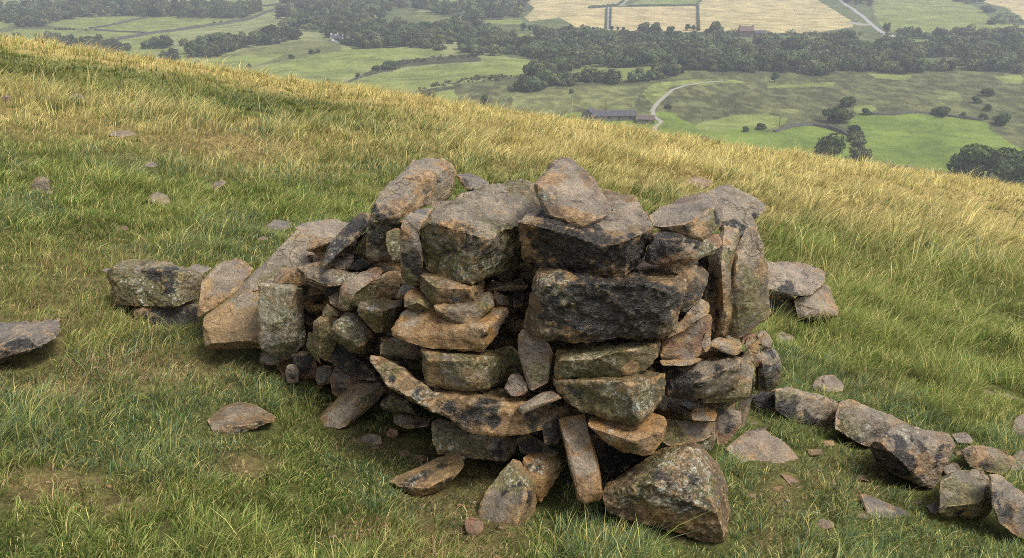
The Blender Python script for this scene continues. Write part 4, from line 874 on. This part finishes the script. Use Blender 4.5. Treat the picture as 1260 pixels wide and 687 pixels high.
def tree_proto(name, seed, w, h, lobes=7, nf=1500, fs=.45, leafmat=None):
    g = np.random.default_rng(seed)
    root = bpy.data.objects.new(name, None); COL.objects.link(root)
    V, p, n = crown_arrays(g, w, h, lobes, nf, fs, *((.16, .66) if 'bush' in name else (.34, .76)))
    me = quads('crown', V.reshape(-1, 3), np.arange(nf*4).reshape(-1, 4))
    link('crown', me, root, leafmat or LEAF)
    bm = bmesh.new()
    def limb(a, b, ra, rb):
        a, b = Vector(a), Vector(b); d = b-a
        m = d.to_track_quat('Z', 'Y').to_matrix().to_4x4(); m.translation = (a+b)/2
        bmesh.ops.create_cone(bm, cap_ends=True, segments=7, radius1=ra, radius2=rb, depth=d.length, matrix=m)
    limb((0, 0, -.8), (.05*w, 0, h*.45), .035*h, .02*h)
    for k in range(5):
        a = k*1.3+g.random(); limb((.05*w*.7, 0, h*(.25+.04*k)), (w*.28*math.cos(a), w*.28*math.sin(a), h*(.55+.05*k)), .014*h, .005*h)
    mt = bpy.data.meshes.new('trunk'); bm.to_mesh(mt); bm.free()
    link('trunk', mt, root, BARK)
    return root
PROTO = [('broadleaf_tree', 301, 11, 9.5, 8), ('broadleaf_tree', 302, 9, 8.5, 6), ('hawthorn_bush', 303, 7, 4.5, 5), ('hawthorn_bush', 304, 9, 5, 7), ('conifer_tree', 305, 5, 9, 5)]
protos = [[None, n, s, w, h, l] for n, s, w, h, l in PROTO]
def plant(k, px, py, wpx, label, cat, group, hf=1., zrot=None):
    """one tree or bush with its foot on the valley floor where the photo shows it"""
    P = protos[k]
    if P[0] is None:
        P[0] = tree_proto(P[1], P[2], P[3], P[4], P[5], 1500, .40 if P[3] > 8 else .3); o = P[0]
    else:
        o = P[0].copy(); COL.objects.link(o)
        for c in P[0].children:
            d = c.copy(); COL.objects.link(d); d.parent = o
    q = valley_hit(px, py)
    dist = q.y*CP-q.z*SP
    sc = wpx/F*dist/P[3]
    o.location = q; o.scale = (sc, sc, sc*hf); o.rotation_euler.z = random.random()*6.28 if zrot is None else zrot
    return tag(o, label, cat, group)
GT, GB = 'single trees on the valley floor', 'bushes on the rough pasture'
plant(0, 1013, 199, 46, 'big round tree on the brow beside the line of dark shrubs', 'tree', GT, .95)
plant(0, 1178, 220, 52, 'wide dark tree at the corner of the bright green field', 'tree', GT, .85)
plant(1, 1212, 226, 62, 'tallest tree of the clump at the bright green field corner', 'tree', GT, .85)
plant(0, 1246, 230, 60, 'broad tree cut by the picture edge beside the clump', 'tree', GT, .85)
plant(3, 1030, 151, 36, 'dark spreading tree above the domed green field', 'tree', GT, 1.15)
plant(3, 1043, 131, 26, 'grey-green bush just above the dark spreading tree', 'bush', GB)
plant(2, 1066, 141, 14, 'small round thorn tree on the top wall of the bright green field', 'tree', GT)
plant(3, 1159, 143, 26, 'low wide thorn bush on the top edge of the bright green field', 'bush', GB)
plant(2, 1184, 143, 8, 'little bush next to the low wide thorn bush', 'bush', GB)
plant(3, 1233, 154, 24, 'dark round bush past the corner of the bright green field', 'bush', GB, 1.3)
plant(2, 1202, 127, 15, 'dark small bush on the heath above the low wide thorn bush', 'bush', GB)
plant(2, 1215, 118, 17, 'pale grey-green bush on the heath near the wood edge', 'bush', GB)
plant(2, 1209, 147, 12, 'scrubby bush between thorn bush and dark round bush', 'bush', GB)
plant(2, 1214, 137, 10, 'thin upright bush on the heath above the scrubby bush', 'bush', GB, 1.5)
plant(4, 953, 101, 10, 'small lone conifer below the wood', 'tree', GT, .8)
plant(2, 936, 160, 14, 'round bush on the domed field, the bigger of a pair', 'bush', GB)
plant(2, 918, 162, 11, 'smaller bush of the pair on the domed field', 'bush', GB)
plant(2, 866, 176, 15, 'bush on the green slope right of the track', 'bush', GB)
plant(2, 949, 193, 18, 'low bush at the brow left of the big round tree', 'bush', GB, .6)
plant(2, 975, 196, 14, 'very low scrub at the brow near the big round tree', 'bush', GB, .5)
plant(2, 822, 134, 10, 'dark bush beside the farm track', 'bush', GB)
plant(3, 529, 124, 22, 'round dark bush at the brow below the striped fields', 'bush', GB)
plant(2, 595, 127, 12, 'upright bush on the scrub strip', 'bush', GB, 1.5)
plant(2, 703, 115, 7, 'tiny bush on the pasture left of the track', 'bush', GB, 1.3)
plant(2, 306, 83, 7, 'small bush in the lower left fields', 'bush', GB, 1.2)
plant(3, 480, 85, 22, 'dense bush on the hedge between two green fields', 'bush', GB)
plant(2, 463, 87, 12, 'bush to the left of the dense hedge bush', 'bush', GB)
plant(2, 440, 95, 7, 'little dark bush lower on the same hedge', 'bush', GB, 1.2)
plant(2, 520, 76, 5, 'small bush on the scrub strip by the green field', 'bush', GB, 1.3)
plant(2, 540, 74, 5, 'second small bush further along the scrub strip', 'bush', GB, 1.3)
plant(2, 359, 72, 9, 'dark bush on the heathy bank', 'bush', GB)
plant(2, 384, 66, 9, 'left bush of two on the crest of the bank', 'bush', GB)
plant(2, 391, 65, 8, 'right bush of two on the crest of the bank', 'bush', GB)
plant(2, 403, 104, 8, 'small upright bush at the brow', 'bush', GB, 1.4)
for px, lb in ((792, 'leafy roadside tree before the corn, westernmost'), (806, 'darker full roadside tree beside it'), (825, 'smaller open-crowned roadside tree standing apart')):
    plant(1, px, 44, 15 if px != 825 else 11, lb, 'tree', 'roadside trees before the corn field', 1.15)
plant(4, 879, 50, 26, 'tall dark evergreen beside the farmhouse', 'tree', GT, .55)
plant(4, 893, 51, 14, 'shorter evergreen between the tall one and the farmhouse', 'tree', GT, .6)
for px, w in ((644, 8), (652, 6), (730, 4), (735, 4), (753, 5), (760, 4), (767, 4), (846, 7), (853, 6), (858, 4)):
    plant(1, px, 38, w, 'small roadside tree in the row along the corn fields', 'tree', 'small roadside trees along the corn', 1.3)
for px, py, w in ((23.5, 49, 14), (10, 48, 7), (69, 37, 4), (73, 37, 4), (77, 37, 4), (81, 37, 4), (86, 37, 4), (91, 37, 4), (106, 38, 4)):
    plant(2, px, py, w, 'small round field-edge tree among the pale green fields', 'tree', 'field-edge trees left', 1.1)
plant(2, 264, 30, 5, 'left one of two dots of trees by the field wall', 'tree', GT, 1.1)
plant(2, 272, 28, 4, 'right one of two dots of trees by the field wall', 'tree', GT, 1.1)
plant(3, 1214, 16, 17, 'dark tree standing at the corner of the upper corn field', 'tree', GT, 1.1)
plant(3, 1222, 30, 17, 'low dark trees spilling down from the upper corn field', 'tree', GT, .8)
plant(4, 1090, 42, 9, 'dark tree beside the parked white vehicles', 'tree', GT, 1.)

# woods: each reads as one mass of crowns
def wood(name, label, poly, step, wm, seed, col=(.085, .108, .045), hk=.85, nf=400, holes=()):
    g = np.random.default_rng(seed)
    P = np.array(poly); x0, y0 = P.min(0); x1, y1 = P.max(0)
    Vs, Cs = [], []
    yy = y0
    while yy < y1:
        xx = x0+g.random()*step
        while xx < x1:
            jx, jy = xx+g.normal(0, step*.25), yy+g.normal(0, step*.08)
            if inpoly(np.array([jx]), np.array([jy]), poly)[0] and not any(inpoly(np.array([jx]), np.array([jy]), h_)[0] for h_ in holes):
                q = valley_hit(jx, jy)
                w = wm*g.uniform(.5, 1.6); h = w*hk*g.uniform(.8, 1.25)
                V, p, n = crown_arrays(g, w, h, int(g.integers(4, 7)), nf, w*.066, .2, .72)
                V = V+np.array(q[:])
                tone = np.array(col)*g.uniform(.5, 1.7)*np.array([g.uniform(.85, 1.3), 1, g.uniform(.8, 1.2)])
                c = np.clip(tone*g.uniform(.8, 1.2, (nf, 1)), 0, 1)
                Vs.append(V.reshape(-1, 3)); Cs.append(np.repeat(c, 4, 0))
            xx += step
        yy += max(step*.30, 1.2)
    V = np.concatenate(Vs); C = np.concatenate(Cs)
    me = quads(name, V, np.arange(len(V)).reshape(-1, 4)); set_col(me, 'col', C)
    tag(link(name, me, mat=LEAF2), label, 'wood', kind='stuff')
wood('woodland', 'long belt of dark woodland across the middle of the valley', vp(0, '340,34 400,42 420,58 430,60 520,60 560,66 640,72 700,83 800,83 860,88 960,88 1040,88 1130,90 1180,86 1262,92 1262,52 1225,50 1180,52 1120,60 1100,58 1060,52 900,54 850,50 760,48 715,44 680,42 650,40 640,48 600,40 570,34 500,36 440,30 380,30'), 9, 10.5, 401, hk=.75, holes=[vp(0, s_) for s_ in ('630,42 660,41 664,52 645,54 630,50', '1100,47 1156,48 1150,60 1108,58', '1126,72 1186,73 1184,84 1128,85', '1184,56 1204,58 1200,68 1186,66', '540,56 570,53 572,64 548,67', '600,70 640,68 660,76 610,78', '905,48 940,46 950,56 915,58', '980,76 1010,80 1005,90 975,86', '700,66 720,64 722,70 702,72', '440,50 470,48 466,56 444,57', '1050,56 1075,54 1078,61 1055,62')])
wood('woodland', 'dark wood filling the head of the valley by the reddish field', vp(0, '345,2 345,22 400,36 420,28 470,24 480,12 520,14 580,30 640,20 652,6 640,-6 560,8 460,2 420,-4'), 9, 12, 402)
wood('woodland', 'grey-green wood along the far left top of the picture', vp(0, '-4,12 -4,26 30,34 62,28 110,22 200,20 200,6 160,2 120,4 45,4 30,12'), 8, 11, 403)
wood('plantation', 'dark rectangular plantation above the walled fields', vp(0, '176,12 176,22 300,23 320,16 318,8 240,7'), 6, 9, 404, hk=1.)
wood('tree_belt', 'bushy tree belt running down from the top left field edge', vp(0, '20,32 26,36 55,32 60,29 40,26'), 6, 9, 405)
wood('hedgerow', 'thick hedgerow of round trees just beyond the brow', vp(1, '60,300 300,300 450,330 700,380 870,390 960,370 900,350 700,330 450,290 300,300'), 6, 7.5, 406)
wood('tree_belt', 'row of tall round trees sloping up between green fields', vp(2, '150,430 300,420 500,370 700,340 900,300 980,280 900,270 600,310 400,320 250,350 120,365'), 7, 10, 407)
wood('hedgerow', 'dark trees at the foot of the long wall field', vp(0, '166,61 207,61 207,57 190,58'), 5, 8, 408)
wood('hedgerow', 'low trees at the brow near the long wall field', vp(0, '160,72 195,73 210,75 228,75 205,71'), 5, 6, 409)
wood('shrub_line', 'dark shrubs marching down beside the bright green field', vp(8, '400,300 440,320 490,460 440,470 420,380'), 7, 5, 410, hk=.7)
wood('tree_clump', 'pale clump of trees on the heath below the wood', vp(5, '800,540 900,550 1000,570 1130,530 1130,480 960,490 830,500'), 7, 8, 411, col=(.11, .13, .06))
wood('hedgerow', 'line of bushes along the lower green strip above the pasture', vp(4, '0,680 190,680 260,640 480,635 480,600 700,620 790,620 780,590 600,590 420,590 280,600 100,625 0,660'), 6, 6.5, 412)
wood('hedgerow', 'bushes climbing from the pasture to the wood edge', vp(4, '840,620 920,610 1050,590 1255,560 1255,500 1080,520 1020,570 900,590'), 6, 7, 413)
wood('tree_belt', 'scrubby wood descending to the green strip', vp(4, '120,580 300,560 470,520 520,490 200,470 130,500'), 7, 7.5, 414)
wood('scrub', 'heather scrub on the strip between the two long green fields', vp(3, '240,540 420,525 440,480 700,440 1040,430 1000,410 700,425 420,460'), 6, 3.5, 415, col=(.085, .085, .045), hk=.5, nf=90)
wood('scrub', 'bracken scrub strip below the long green field', vp(3, '560,672 740,640 960,610 1255,590 1400,600 1400,560 1000,570 740,615'), 6, 3.5, 416, col=(.085, .085, .045), hk=.5, nf=90)
wood('hedgerow', 'roadside hedge along the foot of the corn fields', vp(0, '640,40 700,44 840,45 1060,46 1060,43 840,42 700,41'), 5, 5, 417, hk=.6, nf=110)
wood('hedgerow', 'hedge along the foot of the far green hillside field', vp(6, '300,270 450,285 650,290 700,250 850,250 900,290 1255,260 1255,240 900,275 650,270 320,250'), 6, 8, 418)
wood('wood', 'dark wood on the skyline above the car park', vp(6, '-120,30 140,50 140,-30 -200,-30'), 8, 10, 419)
wood('wood', 'line of dark trees above the far green hillside field', vp(6, '730,20 850,35 950,30 940,-20 740,-20'), 6, 9, 420)
wood('scrub', 'gorse scrub on the bank beside the upper corn field', vp(6, '1000,170 1050,180 1250,190 1255,165 1120,90 1050,110'), 7, 5, 421, hk=.6, nf=90)

# ------------------------------------------------------------------ lines: walls, hedges, track
def ribbon(name, pts, width, lift, mat, up=0., label=None, cat=None, kind=None, group=None, jag=0.):
    W = [valley_hit(*p) for p in pts]
    D = []
    for a, b in zip(W[:-1], W[1:]):
        n = max(2, int((b-a).length/4))
        D += [a.lerp(b, i/n) for i in range(n)]
    D.append(W[-1])
    V, Q = [], []
    for i, p in enumerate(D):
        t = (D[min(i+1, len(D)-1)]-D[max(i-1, 0)]); t.z = 0; t.normalize()
        s = Vector((t.y, -t.x, 0))*width/2*(1+random.uniform(-.3, .3)*(jag > 0))
        zu = up*(1+random.uniform(-jag, jag))
        for sg in (-1, 1):
            q = p+s*sg; z = float(height(q.x, q.y))
            if up: V.append((q.x, q.y, z-1))
            V.append((q.x-(.25*s.x*sg if up else 0), q.y-(.25*s.y*sg if up else 0), z+lift+zu))
    k = 4 if up else 2
    for i in range(len(D)-1):
        a, b = i*k, (i+1)*k
        if up: Q += [(a, b, b+1, a+1), (a+1, b+1, b+3, a+3), (a+3, b+3, b+2, a+2)]
        else: Q.append((a, b, b+1, a+1))
    if up:
        e = (len(D)-1)*k; Q += [(0, 1, 3, 2), (e, e+2, e+3, e+1)]
    me = quads(name, np.array(V), Q)
    return tag(link(name, me, mat=mat), label, cat, group, kind)
WALLM = plain('drystone_wall', (.07, .068, .055), scale=.8)
HEDGE = plain('hedge_leaf', (.035, .05, .02), var=.6, scale=.6)
TRACK = plain('track_gravel', (.27, .25, .20), scale=.5, var=.4)
TAR = plain('road_tarmac', (.30, .29, .27), scale=.5)
WG = 'walls and hedges between the valley fields'
ribbon('field_wall', vp(0, '110,36 140,31 165,25.5 188,21'), 1.6, 0, WALLM, 1.6, 'short wall rising to the dark wood between pale fields', 'wall', None, WG, .2)
ribbon('field_wall', vp(0, '117,37 150,39.5 184,41'), 1.6, 0, WALLM, 1.4, 'nearly level wall meeting the long wall', 'wall', None, WG, .2)
ribbon('field_wall', vp(0, '144,49.5 175,44 210,39 268,31 304,25 327,16 339,12.5'), 2.4, 0, WALLM, 2.2, 'long dark wall climbing across the left fields', 'wall', None, WG, .2)
ribbon('field_hedge', vp(0, '176,5 240,5 330,8 345,6'), 2, 0, HEDGE, 2, 'hedge above the rectangular plantation', 'hedge', None, WG, .3)
ribbon('field_hedge', vp(0, '724.5,10.5 745,8.5 760,7 766,3 770,-4'), 2.5, 0, HEDGE, 2.5, 'hedge between the two corn fields at the top', 'hedge', None, WG, .3)
ribbon('field_hedge', vp(0, '746.5,11 746,24 745.5,36'), 2, 0, HEDGE, 2, 'hedge on one side of the lane through the corn', 'hedge', None, WG, .3)
ribbon('field_hedge', vp(0, '751.5,11 751,24 751,36'), 2, 0, HEDGE, 2, 'hedge on the other side of the lane through the corn', 'hedge', None, WG, .3)
ribbon('field_hedge', vp(0, '772,8 810,7.5 857,7 860,3 866,-3'), 2, 0, HEDGE, 2, 'hedge under the green field at the top', 'hedge', None, WG, .3)
ribbon('field_hedge', vp(0, '858.5,8 859,20 860,38'), 3, 0, HEDGE, 2.4, 'upright hedge line between reddish and yellow corn', 'hedge', None, WG, .3)
ribbon('field_wall', vp(0, '1070,203 1090,206 1126,208.5'), 2, 0, WALLM, 1.6, 'low dark wall near the brow in the bright green field', 'wall', None, WG, .3)
ribbon('field_wall', vp(0, '953,163 975,156 1000,154 1020,158 1048,169'), 2.2, 0, WALLM, 1.4, 'wall arching over the domed green field', 'wall', None, WG, .4)
ribbon('field_wall', vp(0, '1070,141 1100,142 1130,139 1160,142 1210,149'), 1.4, 0, WALLM, 1.1, 'thin wall along the top of the bright green field', 'wall', None, WG, .4)
ribbon('farm_track', vp(7, '1040,60 960,66 850,82 790,102 740,145 705,180 690,205 700,235 735,262'), 2.6, .12, TRACK, kind='structure')
ribbon('farm_track', vp(7, '735,262 705,285 695,310 708,340'), 2.4, .14, TRACK, kind='structure')
ribbon('lane', vp(0, '749,9 749,24 748.5,42'), 2.6, .15, TAR, kind='structure')
ribbon('lane', vp(0, '762,8 768,4 776,-4'), 4, .15, TRACK, kind='structure')
ribbon('lane', vp(0, '764,8 790,4 815,-1'), 3.4, .17, TRACK, kind='structure')
ribbon('road', vp(6, '-120,-10 0,70 90,140 200,232 300,290'), 5, .15, TAR, kind='structure')
ribbon('car_park', vp(6, '0,165 50,185 110,180'), 14, .18, TRACK, kind='structure')

# ------------------------------------------------------------------ buildings
def box(bm, x0, x1, y0, y1, z0, z1):
    v = [bm.verts.new((x, y, z)) for z in (z0, z1) for x, y in ((x0, y0), (x1, y0), (x1, y1), (x0, y1))]
    for f in ((3, 2, 1, 0), (4, 5, 6, 7), (0, 1, 5, 4), (1, 2, 6, 5), (2, 3, 7, 6), (3, 0, 4, 7)): bm.faces.new([v[i] for i in f])
def part(name, fn, mat, parent):
    bm = bmesh.new(); fn(bm); me = bpy.data.meshes.new(name); bm.to_mesh(me); bm.free()
    return link(name, me, parent, mat)
def gable(bm, L, W, h, t=0., ov=0., z0=-1.5):
    """wall prism: long axis x, ridge along x"""
    P = [(-L/2, -W/2), (L/2, -W/2), (L/2, W/2), (-L/2, W/2)]
    lo = [bm.verts.new((x, y, z0)) for x, y in P]; hi = [bm.verts.new((x, y, h)) for x, y in P]
    r = [bm.verts.new((-L/2, 0, h+t)), bm.verts.new((L/2, 0, h+t))]
    for f in ((lo[0], lo[1], hi[1], hi[0]), (lo[2], lo[3], hi[3], hi[2]), (lo[1], lo[2], hi[2], r[1], hi[1]), (lo[3], lo[0], hi[0], r[0], hi[3]), (hi[0], hi[1], r[1], r[0]), (hi[2], hi[3], r[0], r[1]), lo[::-1]):
        bm.faces.new(f)
def roofm(bm, L, W, h, t, th=.25, ov=.4):
    for sg in (-1, 1):
        a = [(-L/2-ov, sg*(W/2+ov), h-ov*t/(W/2)), (L/2+ov, sg*(W/2+ov), h-ov*t/(W/2)), (L/2+ov, 0, h+t), (-L/2-ov, 0, h+t)]
        v = [bm.verts.new((x, y, z+.03)) for x, y, z in a]+[bm.verts.new((x, y, z+.03+th)) for x, y, z in a]
        for f in ((3, 2, 1, 0), (4, 5, 6, 7), (0, 1, 5, 4), (1, 2, 6, 5), (2, 3, 7, 6), (3, 0, 4, 7)): bm.faces.new([v[i] for i in f])
STONEW = plain('rubble_wall', (.19, .17, .145), scale=.7)
SLATE = plain('slate_roof', (.075, .075, .085), scale=.6)
RUST = plain('rusted_roof', (.12, .09, .08), scale=.6)
TILE_R = plain('brown_tile_roof', (.16, .10, .085), scale=.6)
WHITE = plain('white_render', (.78, .78, .76), var=.05)
GLASS = plain('window_dark', (.02, .022, .028), .3)
CAR = plain('white_paint', (.78, .79, .80), .35, .04)
def house(name, label, cat, px, py, L, W, h, t, rz, wm, rm, wins=2, chim=True, group=None):
    q = valley_hit(px, py)
    e = bpy.data.objects.new(name, None); COL.objects.link(e); e.location = q; e.rotation_euler.z = rz
    part('wall', lambda bm: gable(bm, L, W, h, t), wm, e)
    rf = part('roof', lambda bm: roofm(bm, L, W, h, t), rm, e)
    if chim:
        for sx in (-1, 1):
            part('chimney', lambda bm: box(bm, sx*(L/2-.5)-.5, sx*(L/2-.5)+.5, -.4, .4, h+t*.6, h+t+1.3), wm, rf)
    for k in range(wins):
        x = -L/2+L*(k+.5)/wins
        part('window', lambda bm: box(bm, x-.55, x+.55, -W/2-.04, -W/2+.1, h*.5, h*.5+1.2), GLASS, e)
    part('door', lambda bm: box(bm, -.5+L*.12, .5+L*.12, -W/2-.05, -W/2+.1, .0, 2.0), BARK, e)
    return tag(e, label, cat, group)
house('farm_building', 'long ruined slate-roofed farm building beside the track', 'barn', 754, 147, 24, 7, 2.6, 2.1, .04, STONEW, SLATE, 4, False)
house('farm_building', 'broken stone gable at the end of the ruined farm building', 'barn', 725, 146.5, 8, 7, 3., 2.8, 1.25, STONEW, SLATE, 1, False)
house('shed', 'low shed with a rusty red roof next to the track', 'shed', 794, 150.5, 9, 7, 2.2, 1.4, -.12, STONEW, RUST, 1, False)
house('farmhouse', 'brown-roofed farmhouse standing before the yellow corn', 'house', 917, 45, 13, 8, 5.4, 3.6, .03, plain('brick_wall', (.17, .11, .095)), TILE_R, 3)
house('outbuilding', 'low outbuilding joined by trees to the farmhouse', 'outbuilding', 934, 44, 9, 5, 2.8, 1.8, .05, STONEW, SLATE, 1, False)
WH = 'white houses among the trees'
house('cottage', 'white cottage at the left end of the woodland belt', 'house', 412, 50, 7, 6, 3.2, 2, .5, WHITE, SLATE, 2, True, WH)
house('cottage', 'larger white cottage beside it at the woodland belt', 'house', 418, 52, 8, 6, 3.4, 2, -.3, WHITE, SLATE, 2, True, WH)
house('cottage', 'tall white house in the trees at the top left', 'house', 127, 8, 11, 8, 6, 3, .9, WHITE, SLATE, 2, True, WH)
house('cottage', 'small white house above the reddish corn field', 'house', 455, 3, 10, 7, 4, 3, .2, WHITE, SLATE, 2, True, WH)
house('cottage', 'pale roadside house above the grey-green paddock', 'house', 543, 12, 7, 5, 3, 1.6, 0, WHITE, SLATE, 1, False, WH)
def van(px, py, rz, label):
    q = valley_hit(px, py)
    e = bpy.data.objects.new('parked_van', None); COL.objects.link(e); e.location = q+Vector((0, 0, .2)); e.rotation_euler.z = rz
    def bd(bm):
        box(bm, -2.6, 1.5, -1, 1, .45, 2.4)
        v = [bm.verts.new(c) for c in ((1.5, -1, .45), (2.6, -1, .45), (2.6, -1, 1.2), (1.9, -1, 2.2), (1.5, -1, 2.3), (1.5, 1, .45), (2.6, 1, .45), (2.6, 1, 1.2), (1.9, 1, 2.2), (1.5, 1, 2.3))]
        for f in ((0, 1, 2, 3, 4), (9, 8, 7, 6, 5), (1, 6, 7, 2), (2, 7, 8, 3), (3, 8, 9, 4), (0, 5, 6, 1)): bm.faces.new([v[i] for i in f])
    part('body', bd, CAR, e)
    part('windscreen', lambda bm: box(bm, 1.95, 2.3, -.8, .8, 1.55, 2.0), GLASS, e)
    for x in (-1.7, 1.7):
        for y in (-.95, .95):
            def wl(bm):
                from mathutils import Matrix
                bmesh.ops.create_cone(bm, cap_ends=True, segments=14, radius1=.4, radius2=.4, depth=.25, matrix=Matrix.Translation((x, y, .4)) @ Matrix.Rotation(math.pi/2, 4, 'X'))
            part('wheel', wl, GLASS, e)
    return tag(e, label, 'van', 'white vehicles by the road')
van(1096, 47, .2, 'white vehicle in the lay-by nearer the dark tree')
van(1102, 48, -.1, 'white vehicle at the far end of the lay-by')
def pole(px, py, hpx, label, white=False):
    q = valley_hit(px, py)
    hh = hpx/F*(q.y*CP-q.z*SP)
    e = bpy.data.objects.new('power_pole', None); COL.objects.link(e); e.location = q
    def pl(bm):
        bmesh.ops.create_cone(bm, cap_ends=True, segments=8, radius1=.2, radius2=.13, depth=hh+1)
        bmesh.ops.translate(bm, verts=bm.verts, vec=(0, 0, (hh-1)/2))
    part('pole', pl, WHITE if white else BARK, e)
    if not white: part('crossarm', lambda bm: box(bm, -.8, .8, -.18, -.06, hh-.8, hh-.6), BARK, e)
    return tag(e, label, 'pole' if not white else 'post', 'power line across the pasture' if not white else None)
pole(745, 137, 14, 'wooden power pole behind the ruined farm building')
pole(904, 140, 12, 'wooden power pole on the heath above the domed field')
pole(959, 154, 10, 'short power pole at the corner of the domed field')
pole(1048, 144, 16, 'wooden power pole beside the dark spreading tree')
pole(1059, 177, 16, 'wooden power pole among the dark shrub line')
w1 = pole(946, 177, 5, 'short white post on the green field below the pair of bushes', True); w1.name = 'marker_post'
w2 = pole(953, 97, 5, 'white post behind the small lone conifer', True); w2.name = 'marker_post'
w3 = pole(967, 77, 6, 'white post at the edge of the woodland belt', True); w3.name = 'marker_post'

# ------------------------------------------------------------------ haze
bm = bmesh.new(); box(bm, -1600, 1600, -1600, 1600, -112, 22)
me = bpy.data.meshes.new('haze'); bm.to_mesh(me); bm.free()
hm = bpy.data.materials.new('haze_air'); hm.use_nodes = True; hm.node_tree.nodes.clear()
ho = hm.node_tree.nodes.new('ShaderNodeOutputMaterial'); hv = hm.node_tree.nodes.new('ShaderNodeVolumePrincipled')
hv.inputs['Color'].default_value = (.80, .84, .90, 1); hv.inputs['Density'].default_value = HAZE; hv.inputs['Anisotropy'].default_value = 0.2
hm.node_tree.links.new(hv.outputs[0], ho.inputs['Volume'])
tag(link('haze', me, mat=hm), kind='stuff')

# ------------------------------------------------------------------ light
EL, AZS = math.radians(60), math.radians(112)     # sun high, ahead of the camera and to the right
w = bpy.data.worlds.new('World'); S.world = w; w.use_nodes = True
nt = w.node_tree; bg = nt.nodes['Background']
sky = nt.nodes.new('ShaderNodeTexSky'); sky.sky_type = 'NISHITA'; sky.sun_disc = False
sky.sun_elevation = EL; sky.sun_rotation = AZS; sky.dust_density = 4; sky.air_density = 1.
hs = nt.nodes.new('ShaderNodeHueSaturation'); hs.inputs['Saturation'].default_value = .45
nt.links.new(sky.outputs[0], hs.inputs['Color']); nt.links.new(hs.outputs[0], bg.inputs[0])
bg.inputs[1].default_value = .15
sd = bpy.data.lights.new('sun', 'SUN'); sd.energy = 2.1; sd.angle = math.radians(17); sd.color = (1, .965, .91)
so = bpy.data.objects.new('sun', sd); COL.objects.link(so)
dirv = Vector((math.sin(AZS)*math.cos(EL), math.cos(AZS)*math.cos(EL), math.sin(EL)))
so.rotation_euler = dirv.to_track_quat('Z', 'Y').to_euler()
so.location = (0, 0, 30)
S.view_settings.view_transform = 'Standard'; S.view_settings.look = 'None'
S.view_settings.exposure = EXPO; S.view_settings.gamma = 1
S.cycles.use_denoising = False
S.cycles.pixel_filter_type = 'BLACKMAN_HARRIS'; S.cycles.filter_width = 1.0
S.cycles.max_bounces = 6; S.cycles.diffuse_bounces = 4; S.cycles.transmission_bounces = 2; S.cycles.volume_bounces = 0
S.cycles.use_adaptive_sampling = True; S.cycles.adaptive_threshold = .02
S.render.use_persistent_data = False
